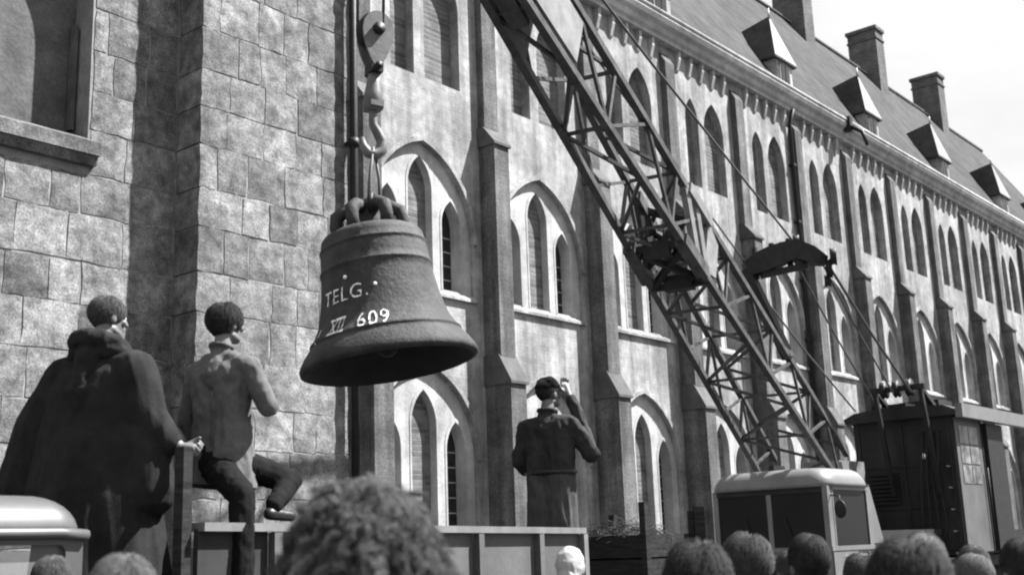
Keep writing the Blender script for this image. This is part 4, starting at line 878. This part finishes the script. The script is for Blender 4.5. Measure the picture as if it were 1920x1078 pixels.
# 1. man in a dark hooded habit
mloc = Vector((-2.35, 6.62, 1.30)); mface = R(-22)
hc = Vector((0.0, 0.03, 1.735)); b = MB(); M3 = add_head(b, hc, R(-22), R(-3))
b.cap2((0, 0, 1.66), 0.056, (0, -0.02, 1.52), 0.06); b.cap2((-0.12, 0, 1.42), 0.06, (0.12, 0, 1.42), 0.06); b.cap2((0, 0, 1.38), 0.11, (0, 0, 1.0), 0.10)
hr = Vector((0.53, 0.02, 0.965))
chain(b, [(0.2, 0, 1.45), (0.33, -0.02, 1.18), hr], [0.06, 0.045, 0.032]); add_hand(b, hr + Vector((0.04, 0.01, -0.015)), (1, 0.1, -0.25), (0, 0.6, 1), 1.0, 1.08)
chain(b, [(-0.2, 0, 1.45), (-0.3, 0.02, 1.15), (-0.24, 0.2, 1.0)], [0.06, 0.045, 0.032]); add_hand(b, (-0.21, 0.26, 0.99), (0.3, 1, 0), (0.6, 0, 1), 0.8)
for s in (-1, 1): chain(b, [(s*0.09, 0, 0.95), (s*0.1, 0, 0.5), (s*0.1, 0, 0.06)], [0.09, 0.06, 0.045]); b.cap2((s*0.1, -0.03, 0.045), 0.045, (s*0.11, 0.15, 0.035), 0.035)
me = remesh(b, 0.0065, 5, None, 'person'); monk = link('person', me, 'skin', None, mloc, (0, 0, mface))
tag(monk, 'man in a dark hooded habit standing on the lorry, back turned, arm stretched out', 'person')
k = MB()
k.cap2((-0.19, -0.01, 1.42), 0.11, (0.19, -0.01, 1.42), 0.11); k.cap2((0, -0.02, 1.50), 0.10, (0, -0.02, 1.3), 0.2)
k.cap2((-0.12, 0, 1.3), 0.19, (-0.16, 0, 0.75), 0.27); k.cap2((0.10, 0, 1.3), 0.19, (0.12, 0, 0.75), 0.26); k.cap2((0, 0, 0.9), 0.30, (0, 0, 0.24), 0.36); k.cap2((0.14, -0.02, 0.7), 0.24, (0.2, 0, 0.24), 0.26)
chain(k, [(0.24, -0.01, 1.40), (0.35, -0.03, 1.14), (0.48, 0.01, 0.985)], [0.125, 0.11, 0.068]); k.cap2((0.33, -0.01, 1.05), 0.12, (0.36, 0.0, 0.72), 0.14)
chain(k, [(-0.25, -0.01, 1.40), (-0.42, 0.0, 1.12), (-0.52, 0.04, 0.80)], [0.13, 0.16, 0.20])
hd = MB()
hd.tube([(0.135*math.cos(t), -0.03+0.125*math.sin(t), 1.555 - 0.045*math.sin(t)) for t in [2*math.pi*i/24 for i in range(25)]], 0.05, 10); hd.cap2((-0.11, -0.08, 1.53), 0.06, (0.11, -0.08, 1.53), 0.06); hd.cap2((0, -0.11, 1.5), 0.08, (0, -0.17, 1.30), 0.05)
hd.cap2((0.11, -0.06, 1.53), 0.06, (0.26, 0.0, 1.47), 0.03); hd.cap2((-0.11, -0.06, 1.53), 0.06, (-0.27, 0.0, 1.45), 0.04)
link('habit', remesh(k, 0.013, 3, (0.007, (9, 9, 1.2)), 'habit', hem=0.12), 'habit', monk); link('hood', remesh(hd, 0.010, 3, (0.009, (13, 13, 9)), 'hood'), 'habit', monk)
hair_short(hc, M3, 'hair_mid', monk, n=5000, length=0.05, seed=31, puff=1.01, low=-0.12); eyes(hc, M3, monk)

# 2. young man in a grey jacket climbing astride the sideboard
yloc = Vector((-1.74, 6.92, 1.30)); yface = R(-28)
hc = Vector((0.0, 0.025, 1.73)); b = MB(); M3 = add_head(b, hc, R(-10), R(4))
b.cap2((0, 0, 1.65), 0.052, (0.0, -0.02, 1.52), 0.058); b.cap2((-0.11, 0.01, 1.41), 0.055, (0.11, 0.01, 1.41), 0.055); b.cap2((0, 0.01, 1.38), 0.10, (0, 0, 0.98), 0.10)
chain(b, [(-0.19, 0, 1.44), (-0.25, -0.01, 1.17), (-0.22, 0.12, 0.95)], [0.055, 0.043, 0.03]); add_hand(b, (-0.21, 0.16, 0.90), (0.1, 0.5, -1), (0.5, 1, 0), 0.7)
chain(b, [(0.19, 0, 1.44), (0.28, 0.05, 1.21), (0.13, 0.25, 1.24)], [0.055, 0.043, 0.03]); add_hand(b, (0.09, 0.30, 1.25), (-0.8, 0.5, 0.2), (0, 0.3, 1), 0.9)
legR = [(0.09, 0, 0.90), (0.24, 0.34, 0.80), (0.315, 0.10, 0.645)]; legL = [(-0.03, -0.03, 0.90), (0.37, -0.24, 0.70), (0.42, -0.28, 0.22)]
chain(b, legR, [0.085, 0.058, 0.042]); chain(b, legL, [0.085, 0.058, 0.042])
me = remesh(b, 0.0065, 5, None, 'person'); yng = link('person', me, 'skin', None, yloc, (0, 0, yface))
tag(yng, 'young man in a grey jacket climbing over the lorry sideboard beside the robed man', 'person')
k = MB(); k.cap2((-0.175, -0.01, 1.462), 0.066, (0.175, -0.01, 1.462), 0.066); k.cap2((0, -0.02, 1.555), 0.062, (0, -0.02, 1.42), 0.12); k.cap2((-0.10, -0.02, 1.512), 0.045, (0.10, -0.02, 1.512), 0.045)
for sx in (-1, 1): k.cap2((sx*0.085, -0.005, 1.40), 0.118, (sx*0.065, 0, 1.15), 0.118); k.cap2((sx*0.065, 0, 1.15), 0.118, (sx*0.085, 0, 0.74), 0.142)
k.tube([(0.066*math.cos(t), -0.02+0.066*math.sin(t), 1.59 - 0.014*math.sin(t)) for t in [2*math.pi*i/16 for i in range(17)]], 0.012, 8)
chain(k, [(-0.208, 0, 1.455), (-0.262, -0.01, 1.17), (-0.225, 0.10, 0.97)], [0.066, 0.06, 0.046]); chain(k, [(0.208, 0, 1.455), (0.305, 0.05, 1.21), (0.16, 0.22, 1.245)], [0.064, 0.058, 0.044])
link('jacket', remesh(k, 0.0105, 2, (0.010, (13, 13, 8)), 'jacket', hem=0.765), 'jacket_grey', yng)
MB().box(-0.006, 0.006, -0.158, -0.138, 0.82, 1.0).build('jacket_vent', 'trouser_dark', yng)
k = MB(); k.cap2((-0.05, 0, 0.93), 0.118, (0.07, 0, 0.93), 0.118); chain(k, legR, [0.102, 0.072, 0.054]); chain(k, legL, [0.102, 0.075, 0.062])
link('trousers', remesh(k, 0.011, 2, (0.006, (15, 15, 9)), 'trousers'), 'trouser_dark', yng)
k = MB(); k.cap2((0.315, 0.06, 0.60), 0.038, (0.35, 0.21, 0.585), 0.032); link('shoe', remesh(k, 0.009, 2, None, 'shoe'), 'shoe', yng)
k = MB(); k.cap2((0.42, -0.29, 0.17), 0.04, (0.46, -0.15, 0.14), 0.034); link('shoe', remesh(k, 0.009, 2, None, 'shoe'), 'shoe', yng)
hair_short(hc, M3, 'hair_dark', yng, n=5000, length=0.06, lift=0.008, seed=33, puff=1.04, low=-0.14); eyes(hc, M3, yng)

# 3. worker in cap and belted coat, hand raised to his brow
wloc = Vector((0.26, 9.62, 1.26)); wface = R(-30)
hc = Vector((0.0, 0.03, 1.63)); b = MB(); M3 = add_head(b, hc, R(-20), R(6))
b.cap2((0, 0, 1.55), 0.055, (0, -0.02, 1.44), 0.06); b.cap2((-0.12, 0.01, 1.35), 0.06, (0.12, 0.01, 1.35), 0.06); b.cap2((0, 0.01, 1.3), 0.11, (0, 0, 0.95), 0.10)
chain(b, [(-0.2, 0, 1.37), (-0.27, 0.0, 1.10), (-0.22, 0.18, 0.93)], [0.06, 0.045, 0.032]); add_hand(b, (-0.20, 0.23, 0.91), (0.2, 1, -0.2), (0.5, 0, 1), 0.8)
hw = Vector((0.135, 0.10, 1.64)); chain(b, [(0.2, 0, 1.36), (0.31, 0.14, 1.12), hw - Vector((-0.03, 0.0, 0.05))], [0.06, 0.046, 0.034]); add_hand(b, hw, (-0.45, 0.25, 0.85), (-0.5, -0.8, 0), 0.5, 1.05)
for s in (-1, 1): chain(b, [(s*0.1, 0, 0.92), (s*0.11, 0, 0.5), (s*0.11, 0, 0.06)], [0.09, 0.06, 0.045]); b.cap2((s*0.11, -0.03, 0.045), 0.045, (s*0.12, 0.15, 0.035), 0.035)
me = remesh(b, 0.0065, 5, None, 'person'); wk = link('person', me, 'skin', None, wloc, (0, 0, wface))
tag(wk, 'man in a dark cap and belted coat on the lorry, hand raised to his brow', 'person')
k = MB(); k.cap2((-0.16, -0.01, 1.36), 0.088, (0.16, -0.01, 1.36), 0.088); k.cap2((0, -0.02, 1.45), 0.075, (0, -0.02, 1.33), 0.13)
for sx in (-1, 1): k.cap2((sx*0.09, -0.005, 1.32), 0.132, (sx*0.075, 0, 1.0), 0.128); k.cap2((sx*0.075, 0, 1.02), 0.128, (sx*0.08, 0, 0.9), 0.136)
k.tube([(0.072*math.cos(t), -0.02+0.072*math.sin(t), 1.485 - 0.012*math.sin(t)) for t in [2*math.pi*i/16 for i in range(17)]], 0.016, 8)
chain(k, [(-0.21, 0, 1.36), (-0.285, 0.0, 1.10), (-0.235, 0.15, 0.94)], [0.078, 0.068, 0.052]); chain(k, [(0.21, 0, 1.355), (0.31, 0.14, 1.12), (0.17, 0.105, 1.575)], [0.078, 0.068, 0.046])
link('coat', remesh(k, 0.0105, 2, (0.014, (11, 11, 7)), 'coat', hem=0.975), 'worker_coat', wk)
k = MB()
for sx in (-1, 1): k.cap2((sx*0.075, 0, 0.95), 0.130, (sx*0.085, 0, 0.35), 0.140)
link('coat_skirt', remesh(k, 0.0105, 2, (0.010, (13, 13, 2.5)), 'coat_skirt', hem=0.42), 'worker_skirt', wk)
k = MB(); k.tube([(0.212*math.cos(t), 0.138*math.sin(t), 0.985) for t in [2*math.pi*i/32 for i in range(33)]], 0.02, 6); k.build('belt', 'shoe', wk)
link('trousers', tr_me, None, wk)
cpm = MB(); cpm.sphere(hc + M3 @ Vector((0, -0.012, 0.062)), (0.094, 0.115, 0.062), 20, 10, M3); cpm.cap2(hc + M3 @ Vector((-0.04, -0.02, 0.085)), 0.06, hc + M3 @ Vector((0.04, -0.01, 0.085)), 0.06); cpm.cap2(hc + M3 @ Vector((-0.03, 0.10, 0.042)), 0.02, hc + M3 @ Vector((0.03, 0.12, 0.036)), 0.02)
link('cap', remesh(cpm, 0.01, 3, (0.005, (14, 14, 14)), 'cap'), 'trouser_dark', wk)
hair_short(hc, M3, 'hair_dark', wk, n=2500, length=0.035, seed=37, puff=1.0); eyes(hc, M3, wk)
